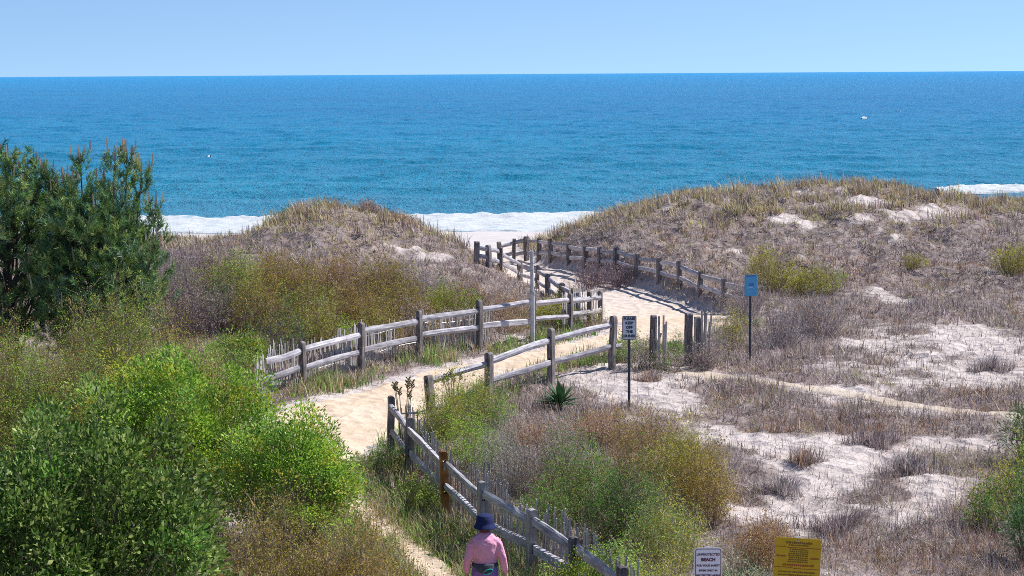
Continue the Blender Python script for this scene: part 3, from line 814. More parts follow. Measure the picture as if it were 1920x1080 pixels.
# thin metal pole against the rail fence
pb = pix_ground(1000, 644); ph = at_depth(999, 470, pb.y - .12).z - pb.z
root = empty('metal_pole', (pb.x - .02, pb.y - .14, gz(pb.x, pb.y - .14))); tag(root, 'tall thin pale metal pole rising from the long rail fence', 'pole')
bm = bmesh.new(); tube(bm, [(0, 0, -.3), (0, 0, ph * .55)], .062, 10); bm_obj('lower_tube', bm, M['pale_metal'], root)
bm = bmesh.new(); tube(bm, [(0, 0, ph * .55 - .02), (-.02, 0, ph)], .052, 10); bm_obj('upper_tube', bm, M['pale_metal'], root)
bm = bmesh.new(); tube(bm, [(0, 0, ph * .53), (0, 0, ph * .57)], .070, 10); bm_obj('collar', bm, M['metal'], root)

# ------------------------------------------------------------------ plants
def unit(v): return v / (np.linalg.norm(v, axis=-1, keepdims=True) + 1e-9)
def leaf_quads(p, axis, size, wid, tone, r, fold=.15):
    n = len(p)
    side = unit(np.cross(axis, unit(r.normal(size=(n, 3)) + [0, 0, .6])))
    up = np.cross(side, axis)
    s = size[:, None]; w = (size * wid)[:, None]
    V = np.stack([p, p + axis * s * .5 + side * w + up * w * fold, p + axis * s, p + axis * s * .5 - side * w + up * w * fold], 1).reshape(-1, 3)
    k = np.arange(n)[:, None] * 4
    return V, np.concatenate([k + [0, 1, 2], k + [0, 2, 3]], 0), np.repeat(tone, 4, 0)
def strips(p0, p1, w, tone, r, curve=.12):
    """tapering bent twig strips from p0 to p1"""
    n = len(p0); d = p1 - p0; L = np.linalg.norm(d, axis=1)
    a = r.random(n) * 2 * math.pi
    wd = np.stack([np.cos(a), np.sin(a) * .5, np.zeros(n)], 1) * (w / 2)[:, None]
    mid = p0 + d * .55 + r.normal(size=(n, 3)) * (L * curve)[:, None] * [1, 1, .3]
    V = np.stack([p0 - wd, p0 + wd, mid - wd * .75, mid + wd * .75, p1 - wd * .3, p1 + wd * .3], 1).reshape(-1, 3)
    k = np.arange(n)[:, None] * 6
    return V, np.concatenate([k + [0, 1, 3], k + [0, 3, 2], k + [2, 3, 5], k + [2, 5, 4]], 0), np.repeat(tone, 6, 0), mid
def dome(ang, r, seed):
    return 1 + .22 * np.sin(ang * 3 + seed) + .14 * np.sin(ang * 5 + seed * 2.3) * r
TW = {'grey': [(0.426, 0.369, 0.369), (0.312, 0.270, 0.270), (0.540, 0.483, 0.469), (0.213, 0.185, 0.185)],
      'brown': [(0.284, 0.199, 0.142), (0.383, 0.270, 0.185), (0.185, 0.142, 0.114), (0.469, 0.355, 0.256)],
      'purple': [(0.241, 0.170, 0.185), (0.327, 0.227, 0.241), (0.156, 0.114, 0.128)],
      'straw': [(0.625, 0.540, 0.312), (0.511, 0.440, 0.241), (0.700, 0.625, 0.426), (0.355, 0.298, 0.185)],
      'rust': [(0.426, 0.241, 0.142), (0.511, 0.327, 0.213), (0.341, 0.213, 0.156), (0.596, 0.469, 0.355)]}
LF = {'olive': [(0.284, 0.270, 0.035), (0.369, 0.312, 0.043), (0.213, 0.213, 0.035), (0.426, 0.383, 0.071)],
      'yellow': [(0.483, 0.454, 0.043), (0.398, 0.412, 0.043), (0.568, 0.497, 0.071), (0.312, 0.341, 0.043)],
      'amber': [(.42, .30, .05), (.36, .28, .05), (.46, .33, .09), (.30, .26, .05), (0.369, 0.227, 0.043), (0.454, 0.284, 0.057), (0.312, 0.213, 0.043), (0.398, 0.312, 0.057)],
      'lime': [(0.284, 0.483, 0.043), (0.369, 0.568, 0.064), (0.213, 0.398, 0.043), (0.454, 0.596, 0.099)],
      'green': [(0.128, 0.284, 0.043), (0.185, 0.369, 0.057), (0.099, 0.213, 0.043), (0.256, 0.426, 0.085)],
      'deep': [(.065, .16, .04), (.09, .21, .045), (.045, .115, .035), (.15, .28, .07)],
      'sage': [(0.312, 0.383, 0.227), (0.227, 0.341, 0.156), (0.383, 0.426, 0.284)],
      'rust': [(0.426, 0.241, 0.099), (0.341, 0.199, 0.085), (0.511, 0.341, 0.142)],
      'mauve': [(0.426, 0.327, 0.284), (0.341, 0.270, 0.241), (0.511, 0.412, 0.355)]}
LF['glossy'] = [(.12, .205, .035), (.20, .29, .055), (.07, .13, .028), (.36, .43, .13), (.10, .175, .032)]  # the palest tone puts the leaf highlights into the colour
LF['fresh'] = [(.26, .40, .055), (.33, .46, .08), (.19, .31, .05), (.40, .50, .12)]
LF['dead'] = [(.24, .17, .08), (.30, .22, .11)]
def twig_shrub(label, u, y, rx, h, tw, lf, dens=1.0, leaf=.03, ry=None, leaves=1.0, name='shrub', x=None, group=None):
    """many-stemmed shrub: bare twigs with small young leaves on their outer ends"""
    ry = ry or rx * .9
    sd = int(u * 7 + y * 131) % 99991
    r = np.random.default_rng(sd)
    x = x_of(u, y) if x is None else x
    base = np.array([x, y, gz(x, y)])
    root = empty(name, base); tag(root, label, 'shrub', group)
    pxm = 1866.0 / y                                              # render pixels per metre
    n = int(dens * 330 * rx * ry * max(1, (pxm / 40) ** 1.2))
    ang = r.random(n) * 2 * math.pi; rad = np.sqrt(r.random(n))
    k = dome(ang, rad, sd)
    bx, by = np.cos(ang) * rad * rx * k, np.sin(ang) * rad * ry * k
    lump = .45 + 1.05 * fbm(bx * 2.6 + sd, by * 2.6, sd % 97, 3)
    top = h * np.sqrt(np.clip(1 - .88 * rad ** 2.2, .05, 1)) * lump
    gb = ground(bx + x, by + y) - base[2]
    p0 = np.stack([bx * .5, by * .5, gb - .05], 1)
    p1 = np.stack([bx * 1.02 + r.normal(size=n) * .07, by * 1.02 + r.normal(size=n) * .07, gb + top * (.72 + .4 * r.random(n))], 1)
    w = np.clip(.30 / pxm, .006, .03) * (.7 + .9 * r.random(n))
    st = Acc(); lv = Acc()
    V, Fc, C, mid = strips(p0, p1, w, pal(TW[tw], n, .5, r), r); st.add(V, Fc, C)
    m = n * 5
    pi = r.integers(0, n, m); t = (.15 + .85 * r.random(m) ** .75)[:, None]
    q0 = np.where(t < .55, p0[pi] + (mid - p0)[pi] * (t / .55), mid[pi] + (p1 - mid)[pi] * ((t - .55) / .45))
    dr = unit(r.normal(size=(m, 3)) * [1.4, 1.4, 1] + [0, 0, .7]) * (h * .10 + .12 * r.random(m))[:, None] * (.8 + .5 * r.random((m, 1)))
    q1 = q0 + dr
    V, Fc, C, _ = strips(q0, q1, w[pi] * .6, pal(TW[tw], m, .55, r), r); st.add(V, Fc, C)
    st.build('branches', M['twig'], root)
    nl = int(m * 3.2 * leaves)
    if nl:
        pi = r.integers(0, m, nl); p = q0[pi] + (q1 - q0)[pi] * (.2 + .85 * r.random((nl, 1))) + r.normal(size=(nl, 3)) * .03
        s = 1.0 * leaf * (.6 + .8 * r.random(nl)) * max(1, 32 / pxm)
        names = lf if isinstance(lf, (list, tuple)) else [lf]
        tones = np.stack([pal(LF[q], nl, .32, r) for q in names], 0)
        sel = np.clip((fbm(p[:, 0] * 1.1 + 3, p[:, 1] * 1.1 + sd % 13, sd % 31, 2) * 1.6 - .3 + .35 * (r.random(nl) - .5)) * len(names), 0, len(names) - 1e-3).astype(int)
        tone = tones[sel, np.arange(nl)]
        V, Fc, C = leaf_quads(p, unit(r.normal(size=(nl, 3)) + [0, 0, .5]), s, .32, tone, r); lv.add(V, Fc, C)
        lv.build('foliage', M['soft_leaf'], root)
    return root
def leafy_shrub(label, u, y, rx, ry, h, n_clump, per, leaf, lf, mat, x=None, lobes=(), wid=.24, name='leafy_shrub', clump_r=.26):
    """dense shrub: leaf clumps spread over and inside an uneven dome, stems inside"""
    sd = int(u * 11 + y * 173) % 99991
    r = np.random.default_rng(sd)
    x = x_of(u, y) if x is None else x
    base = np.array([x, y, gz(x, y)])
    root = empty(name, base); tag(root, label, 'shrub')
    d = unit(r.normal(size=(n_clump, 3))); d[:, 2] = np.abs(d[:, 2]) * 1.1 - .12; d = unit(d)
    ang = np.arctan2(d[:, 1], d[:, 0])
    rad = (.55 + .5 * r.random(n_clump) ** .5) * (1 + .16 * np.sin(ang * 3 + sd) + .12 * np.sin(ang * 7 + d[:, 2] * 5 + sd))
    c = np.stack([d[:, 0] * rx * rad, d[:, 1] * ry * rad, h * (.36 + .60 * d[:, 2] * rad * (1 + .1 * np.sin(ang * 4 + sd)))], 1)
    c[:, 2] = np.maximum(c[:, 2], .1)
    for lx, ly, lz, lr, ln in lobes:
        e = unit(r.normal(size=(ln, 3))) * (lr * (.5 + .5 * r.random((ln, 1)))) + [lx, ly, lz]
        c = np.concatenate([c, e])
    nc = len(c)
    cs = clump_r * (.6 + .8 * r.random(nc))
    pi = np.repeat(np.arange(nc), per); n = len(pi)
    off = unit(r.normal(size=(n, 3))) * (r.random((n, 1)) ** .45) * cs[pi][:, None] * [1, 1, .75]
    p = c[pi] + off; p[:, 2] = np.maximum(p[:, 2], .02)
    out = unit(p - [0, 0, h * .4]) * .6 + unit(off) * .7 + [0, 0, .35]
    axis = unit(out + r.normal(size=(n, 3)) * .55)
    names = lf if isinstance(lf, (list, tuple)) else [lf]
    cl = r.integers(0, len(names), nc)
    tones = np.stack([pal(LF[q], n, .25, r) for q in names], 0)
    tone = tones[cl[pi], np.arange(n)] * (1 + (r.random(nc) - .5) * .5)[pi][:, None]
    ac = Acc(); V, Fc, C = leaf_quads(p, axis, leaf * (.4 + 1.0 * r.random(n)), wid, np.clip(tone, .004, 1), r, .25); ac.add(V, Fc, C)
    st = Acc(); b0 = np.stack([r.normal(size=nc) * rx * .15, r.normal(size=nc) * ry * .15, np.full(nc, -.08)], 1)
    V, Fc, C, _ = strips(b0, c, .012 + .02 * r.random(nc), pal(TW['brown'], nc, .25, r), r, .08); st.add(V, Fc, C)
    st.build('branches', M['twig'], root)
    ac.build('foliage', mat, root)
    return root

# leafy shrubs beside the path, left foreground
leafy_shrub('large dark glossy green broadleaf shrub filling the bottom left corner', 95, 18.6, 1.6, 1.35, 3.4, 640, 110, .066, ['glossy', 'glossy', 'glossy', 'glossy', 'glossy', 'green'], M['leaf'], wid=.26)
leafy_shrub('tall bright green leafy shrub behind the dark glossy shrub', 330, 29.0, 1.5, 1.3, 2.65, 520, 95, .058, ['fresh', 'lime', 'fresh', 'green', 'lime', 'yellow'], M['soft_leaf'], lobes=((-.9, -.3, 2.0, .7, 50),))
leafy_shrub('bright green leafy shrub spilling over the edge of the sand path', 530, 27.6, .98, .95, 2.0, 330, 85, .055, ['fresh', 'lime', 'fresh', 'yellow', 'green', 'lime'], M['soft_leaf'], lobes=((.75, -.1, 1.0, .35, 26), (.35, -.2, 1.5, .4, 20)))
twig_shrub('olive and brown twiggy shrub in front of the pines at the left edge', 40, 31.5, 1.45, 2.5, 'brown', ['olive', 'green', 'amber', 'lime'], 2.2, .024, leaves=3.2)
twig_shrub('olive shrub with rusty twigs below the pine, above the bright green shrub', 225, 33.5, 1.6, 2.75, 'brown', ['olive', 'lime', 'rust', 'olive'], 2.2, .024, leaves=3.0)
twig_shrub('rusty tipped twiggy shrub between pine and bright green shrub', 335, 35.5, .8, 2.2, 'rust', ['rust', 'amber', 'lime'], 1.9, .024, leaves=2.4)
twig_shrub('amber brown fine twigged shrub at the bottom left of the path', 510, 22.4, 1.05, 2.1, 'brown', ['amber', 'olive', 'amber'], 1.6, .024, leaves=2.2)
twig_shrub('amber brown low shrub touching the path at the picture bottom', 660, 21.9, .7, 1.75, 'brown', ['amber', 'amber', 'olive'], 1.8, .024, leaves=2.6)
twig_shrub('small amber brown bush at the path edge nearest the walker', 755, 22.6, .38, 1.15, 'brown', ['amber', 'olive'], 1.8, .022, leaves=2.4)
leafy_shrub('green leafy bush at the left end of the long rail fence', 440, 43.5, .7, .6, .95, 110, 55, .06, ['fresh', 'green', 'olive'], M['soft_leaf'])
twig_shrub('low olive green bush under the left end of the long rail fence', 420, 40.5, .9, 1.2, 'brown', ['lime', 'olive', 'green'], 1.2, .035)
twig_shrub('low dark brush in the shade of the fence beside the path', 715, 33.2, .5, .55, 'brown', ['green', 'olive'], 1.2, .03)
twig_shrub('low green brush at the foot of the orange fence post', 790, 30.6, .5, .5, 'brown', ['green', 'lime', 'olive'], 1.2, .03)
# scrub between the left dune and the long rail fence
SC = [(300, 56, 1.2, 1.5, 'grey', ['mauve', 'olive'], .3, 'grey leafless shrub right of the pine, below the left dune'),
      (375, 58, 1.2, 1.5, 'purple', ['mauve'], .4, 'purplish bare shrub at the foot of the left dune'),
      (330, 49, 1.1, 1.7, 'purple', ['olive', 'mauve'], .5, 'dark purplish twiggy shrub right of the pine trunk'),
      (440, 55, 1.0, 1.45, 'brown', ['yellow', 'lime', 'olive'], 1.2, 'yellow green topped shrub under the left dune'),
      (530, 56, 1.05, 1.4, 'brown', ['amber', 'olive'], 1.1, 'orange brown shrub below the crest of the left dune'),
      (625, 57, 1.0, 1.25, 'rust', ['amber', 'mauve'], .9, 'rusty shrub in the middle of the left dune foot'),
      (715, 57, 1.0, 1.1, 'brown', ['amber', 'olive', 'mauve'], .8, 'brown shrub right of the rusty one on the dune foot'),
      (800, 57, .9, .9, 'grey', ['mauve', 'olive'], .5, 'grey brown low shrub on the right flank of the dune foot'),
      (395, 50, 1.0, 1.35, 'purple', ['green', 'olive'], .5, 'dark twiggy shrub left of the amber scrub'),
      (480, 50, 1.0, 1.3, 'brown', ['olive', 'amber', 'green'], 1.0, 'olive brown shrub in the scrub behind the first fence bay'),
      (570, 50.5, 1.0, 1.25, 'brown', ['olive', 'lime', 'amber'], 1.0, 'olive shrub flecked light green behind the fence'),
      (665, 51.5, 1.0, 1.15, 'brown', ['amber', 'olive'], 1.0, 'amber shrub behind the second fence bay'),
      (755, 52.5, .95, 1.05, 'brown', ['amber', 'olive', 'mauve'], .9, 'brown and amber shrub behind the third fence bay'),
      (840, 53.5, .85, 1.0, 'brown', ['yellow', 'lime', 'olive'], 1.2, 'yellow green shrub above the fourth fence post'),
      (890, 56, .8, .8, 'grey', ['mauve', 'rust'], .6, 'greyish low shrub left of the tall metal pole'),
      (520, 46.5, .75, 1.1, 'purple', ['olive', 'green'], .6, 'dark twiggy shrub directly behind the first fence bay'),
      (600, 47.2, .8, 1.05, 'brown', ['lime', 'olive'], 1.0, 'green flecked shrub directly behind the second fence post'),
      (705, 48.6, .75, .95, 'brown', ['amber', 'olive'], .9, 'small amber shrub pressed against the sand fence'),
      (785, 49.4, .7, .85, 'brown', ['olive', 'amber', 'mauve'], .9, 'olive brown brush pressed against the third fence bay'),
      (865, 50.6, .65, .7, 'purple', ['olive', 'mauve'], .7, 'dark brush pressed against the fourth fence post'),
      (950, 51.6, .65, .6, 'rust', ['mauve', 'olive'], .6, 'low brown brush left of the metal pole foot'),
      (955, 54.5, .75, .6, 'rust', ['rust', 'mauve'], .8, 'low rusty shrub behind the pole'),
      (1040, 52.8, .6, .7, 'brown', ['yellow', 'lime'], 1.2, 'yellow green bush behind the far bay of the long rail fence')]
for u, y, rx, h, tw, lf, lv, lab in SC: twig_shrub(lab, u, y, rx * 1.12, h * 1.18, tw, lf, 1.25, .034, leaves=lv * 1.5)
for u, y, rx, h, tw, lf, lab in ((555, 73.5, .8, .6, 'rust', ['mauve', 'rust'], 'reddish brown brush on the left end of the left dune crest'),
      (625, 73.2, .9, .55, 'rust', ['rust', 'mauve', 'olive'], 'reddish brown brush on the very top of the left dune'),
      (695, 72.8, .8, .55, 'purple', ['mauve', 'rust'], 'dull purple brush right of the left dune top'),
      (765, 72.0, .7, .5, 'rust', ['mauve', 'rust'], 'brown brush low on the right shoulder of the left dune')):
    twig_shrub(lab, u, y, rx, h, tw, lf, 1.3, .03, leaves=.8)
# right of the near fence
SC = [(835, 36.3, .62, 1.35, 'brown', ['lime', 'yellow', 'green'], 1.8, 'yellow green leafy shrub inside the bend of the fence'),
      (905, 37.2, .6, 1.05, 'brown', ['lime', 'green', 'yellow'], 1.7, 'light green shrub below the short rail fence'),
      (880, 33.8, .6, 1.0, 'brown', ['lime', 'olive'], 1.6, 'lime green shrub behind the orange fence post'),
      (1000, 35.6, .75, .6, 'rust', ['rust', 'mauve'], .8, 'rusty low shrub below the yucca'),
      (1125, 35.6, .85, .7, 'rust', ['rust', 'mauve', 'amber'], .7, 'rust brown shrub right of the yucca, left of the sign post foot'),
      (1225, 35.3, .75, .75, 'grey', ['rust', 'mauve'], .6, 'grey and rust shrub at the foot of the keep off sign'),
      (945, 31.5, .75, 1.15, 'grey', ['sage', 'mauve'], .5, 'pale grey leafless shrub behind the fence beside the walker'),
      (1045, 31.5, .7, 1.1, 'grey', ['rust', 'mauve', 'green'], .9, 'grey shrub mixed with rust and green leaves in the middle of the thicket'),
      (1085, 29.3, .75, 1.25, 'brown', ['green', 'olive', 'lime'], 1.5, 'soft green shrub in the thicket right of the fence'),
      (1010, 28.3, .55, .9, 'brown', ['olive', 'green'], 1.1, 'grey green low shrub close behind the slat fence'),
      (1200, 32.3, .7, 1.15, 'rust', ['rust', 'olive', 'mauve'], .8, 'rust topped shrub at the back of the thicket'),
      (1285, 30.6, .75, 1.5, 'brown', ['olive', 'amber', 'yellow'], 1.5, 'rounded olive shrub facing the open sand'),
      (1325, 29.2, .55, 1.2, 'brown', ['olive', 'yellow', 'amber'], 1.5, 'olive amber shrub at the right end of the thicket'),
      (1185, 27.8, .75, 1.35, 'brown', ['green', 'deep', 'olive'], 1.8, 'dark green shrub in front of the olive shrub'),
      (1255, 26.6, .6, 1.15, 'straw', ['olive', 'green', 'yellow'], 1.2, 'straw and green shrub above the white sign'),
      (1085, 24.4, .5, .85, 'brown', ['yellow', 'lime', 'green'], 1.8, 'yellow green shrub over the fence end at the bottom'),
      (1165, 24.2, .55, .95, 'straw', ['lime', 'green', 'olive'], 1.5, 'green shrub left of the white sign at the bottom'),
      (1255, 23.4, .55, 1.0, 'straw', ['yellow', 'olive'], .9, 'pale straw shrub just left of the white sign'),
      (1390, 23.6, .6, 1.05, 'straw', ['olive', 'sage'], .7, 'pale straw twiggy shrub between the white and yellow signs'),
      (1440, 26.5, .5, .75, 'rust', ['rust', 'amber'], .9, 'small rust brown bush above the yellow notice')]
for u, y, rx, h, tw, lf, lv, lab in SC: twig_shrub(lab, u, y, rx, h, tw, lf, 1.35, .024, leaves=lv * 1.7)
# around the bend and on the right field
SC = [(1203, 45.4, .5, .75, 'grey', ['green', 'mauve', 'olive'], 2.2, 'grey green brush in front of the round topped post'),
      (1255, 45.0, .45, .6, 'grey', ['mauve', 'green', 'olive'], 2.0, 'grey brush in front of the leaning slats'),
      (1330, 45.2, .5, .85, 'grey', ['mauve', 'olive'], 1.6, 'grey brush at the foot of the fence roll'),
      (1168, 46.6, .5, .8, 'brown', ['green', 'olive', 'lime'], 2.0, 'green bush between the keep off sign and the path'),
      (1270, 46.8, .4, .65, 'brown', ['green', 'olive'], 1.2, 'green bush between the loose posts at the path bend'),
      (1348, 47.0, .5, 1.1, 'grey', ['olive', 'mauve'], .7, 'grey olive shrub beside the fence roll'),
      (1376, 47.6, .45, 1.25, 'brown', ['yellow', 'olive'], 1.4, 'olive green upright shrub left of the blue sign post'),
      (1462, 48.6, .95, 1.3, 'grey', ['mauve'], .3, 'bare grey twiggy shrub right of the blue sign post'),
      (1535, 50.2, 1.05, 1.25, 'grey', ['mauve', 'rust'], .3, 'bare grey brown shrub farther right of the blue sign'),
      (1405, 54.5, .9, 1.2, 'grey', ['mauve', 'olive'], .4, 'tangled grey shrub behind the blue sign'),
      (1445, 59.5, .95, 1.35, 'brown', ['yellow', 'olive', 'yellow'], 2.0, 'bright olive yellow shrub above the bare grey shrubs'),
      (1530, 58.5, .95, .95, 'brown', ['yellow', 'olive', 'lime'], 2.0, 'olive yellow low shrub joined to the brighter one'),
      (1716, 63, .45, .6, 'brown', ['olive', 'yellow'], 1.5, 'small lone olive bush in the mauve grass'),
      (1905, 62, .8, 1.1, 'brown', ['yellow', 'olive'], 1.6, 'olive yellow shrub at the right picture edge below the dune'),
      (1928, 29.6, .6, 1.15, 'brown', ['olive', 'yellow', 'green'], 1.8, 'olive green shrub at the right edge of the open sand'),
      (1872, 28.2, .4, .65, 'brown', ['olive', 'green'], 1.5, 'low olive bush left of the right edge shrub'),
      (1108, 67.5, .95, .95, 'purple', ['mauve'], .25, 'purple brown bare bush grown through the far fence'),
      (1160, 66.5, .8, .8, 'purple', ['mauve'], .25, 'dark bare bush under the far fence, right of the purple one'),
      (1118, 52.2, .35, .95, 'brown', ['green', 'olive'], .8, 'tall stalky bush at the end of the long rail fence'),
      (525, 74.5, .8, .9, 'purple', ['green', 'mauve'], .5, 'dark shrub on the left shoulder of the left dune'),
      (1890, 645, .1, .1, 'grey', ['sage'], .1, '')]
for u, y, rx, h, tw, lf, lv, lab in SC[:-1]: twig_shrub(lab, u, y, rx, h, tw, lf, 1.1, .032, leaves=lv)
leafy_shrub('dark green pine sapling at the right picture edge, upper of two', 1935, 33.2, .32, .3, 1.0, 60, 45, .09, ['deep'], M['needle'], wid=.06, name='pine_sapling')
leafy_shrub('dark green pine sapling at the right picture edge, lower of two', 1945, 26.3, .3, .3, .95, 60, 45, .09, ['deep'], M['needle'], wid=.06, name='pine_sapling', clump_r=.2)

# separate grass clumps standing alone on the sand
TU = [(1510, 868, .42, .42, 'rust', 'round rust grey grass clump alone in the middle of the bare sand'),
      (1462, 922, .60, .36, 'grey', 'broad grey grass clump at the left edge of the bare sand'),
      (1640, 835, .70, .36, 'purple', 'dark spreading clump at the top right of the bare sand'),
      (1700, 885, .85, .42, 'grey', 'widest grey clump right of the bare sand'),
      (1215, 715, .45, .38, 'rust', 'brown grass clump right of the keep off sign post'),
      (1855, 690, .75, .40, 'grey', 'grey green clump on the pale sand below the dune at the right'),
      (1560, 1000, .7, .4, 'purple', 'dark grey clump above the yellow notice')]
for u, v, rr_, h, tw, lab in TU:
    p = pix_ground(u, v); sd = u * 3 + v; r = np.random.default_rng(sd); n = int(1300 * rr_)
    a = r.random(n) * 6.283; q = np.sqrt(r.random(n)) * rr_ * (.55 + .35 * np.sin(a * 3 + sd)) 
    b0 = np.stack([np.cos(a) * q, np.sin(a) * q, np.full(n, -.03) + ground(p.x + np.cos(a) * q, p.y + np.sin(a) * q) - p.z], 1)
    V, Fc, C = blades(b0, h * (.3 + .8 * r.random(n)), .008 + .008 * r.random(n), .15 + 1.1 * r.random(n), pal(TW[tw] + MAUVE[:5], n, .4, r), r, True, a + r.normal(size=n) * 1.2)
    o = tri_mesh('grass_clump', V, Fc, M['grass'], C); o.location = p; tag(o, lab, 'grass clump', 'grass clumps on the bare sand')

# yucca
p = pix_ground(1050, 768); r = np.random.default_rng(4); n = 64
root = empty('yucca', p); tag(root, 'spiky dark green yucca below the short rail fence', 'yucca')
bm = bmesh.new(); tube(bm, [(0, 0, -.1), (0, 0, .1), (0.01, 0, .2)], [.06, .06, .03], 8); bm_obj('stem', bm, M['bark'], root)
for k in range(n):
    e = .15 + 1.25 * r.random(); az = r.random() * 6.283; L = .56 * (.75 + .4 * r.random())
    bm = bmesh.new(); prev = None
    for i in range(5):
        t = i / 4; w = .028 * (1 - t ** 2.2) * (.55 + .9 * min(1, t * 3)) + .0006
        dz = L * t * math.cos(e) - .10 * t * t * math.sin(e); dx = L * t * math.sin(e) + .02
        row = [bm.verts.new((dx, -w, dz + w * .5)), bm.verts.new((dx, 0, dz)), bm.verts.new((dx, w, dz + w * .5))]
        if prev:
            for j in (0, 1): bm.faces.new((prev[j], prev[j + 1], row[j + 1], row[j]))
        prev = row
    bm_obj('leaf', bm, M['yucca'] if 'yucca' in M else M.setdefault('yucca', paint('yucca_leaf', (.075, .17, .065), .4, .45, 9)), root, (0, 0, .08 + .08 * r.random()), (0, 0, az))

# dried flower stalks by the fence corner
def stalk_plant(label, u, v, h, ns):
    p = pix_ground(u, v); r = random.Random(u); root = empty('dried_stalk_plant', p); tag(root, label, 'plant')
    for k in range(ns):
        dx, dy = r.uniform(-.25, .25), r.uniform(-.2, .2); hh = h * r.uniform(.7, 1.05)
        bm = bmesh.new(); tube(bm, [(dx * .2, dy * .2, -.05), (dx * .6, dy * .6, hh * .6), (dx, dy, hh)], [.012, .009, .006], 5); st = bm_obj('stalk', bm, M['stalk'], root)
        bm = bmesh.new()
        for q in range(9):
            a = q * 2.4; zz_ = hh + .02 - .015 * q
            tube(bm, [(dx, dy, zz_), (dx + .05 * math.cos(a), dy + .05 * math.sin(a), zz_ + .05)], [.008, .016], 4)
        bm_obj('seed_head', bm, M['stalk'], st)
M['stalk'] = paint('dry_stalk', (.20, .17, .09), .8, .3, 14)
stalk_plant('tall dried stalks with seed heads at the corner of the fence by the path', 758, 862, 1.45, 7)
stalk_plant('dried stalks with seed heads behind the far end of the long fence', 1062, 600, 1.05, 6)
stalk_plant('thin dried stalks between the first posts of the short rail fence', 850, 770, .9, 6)

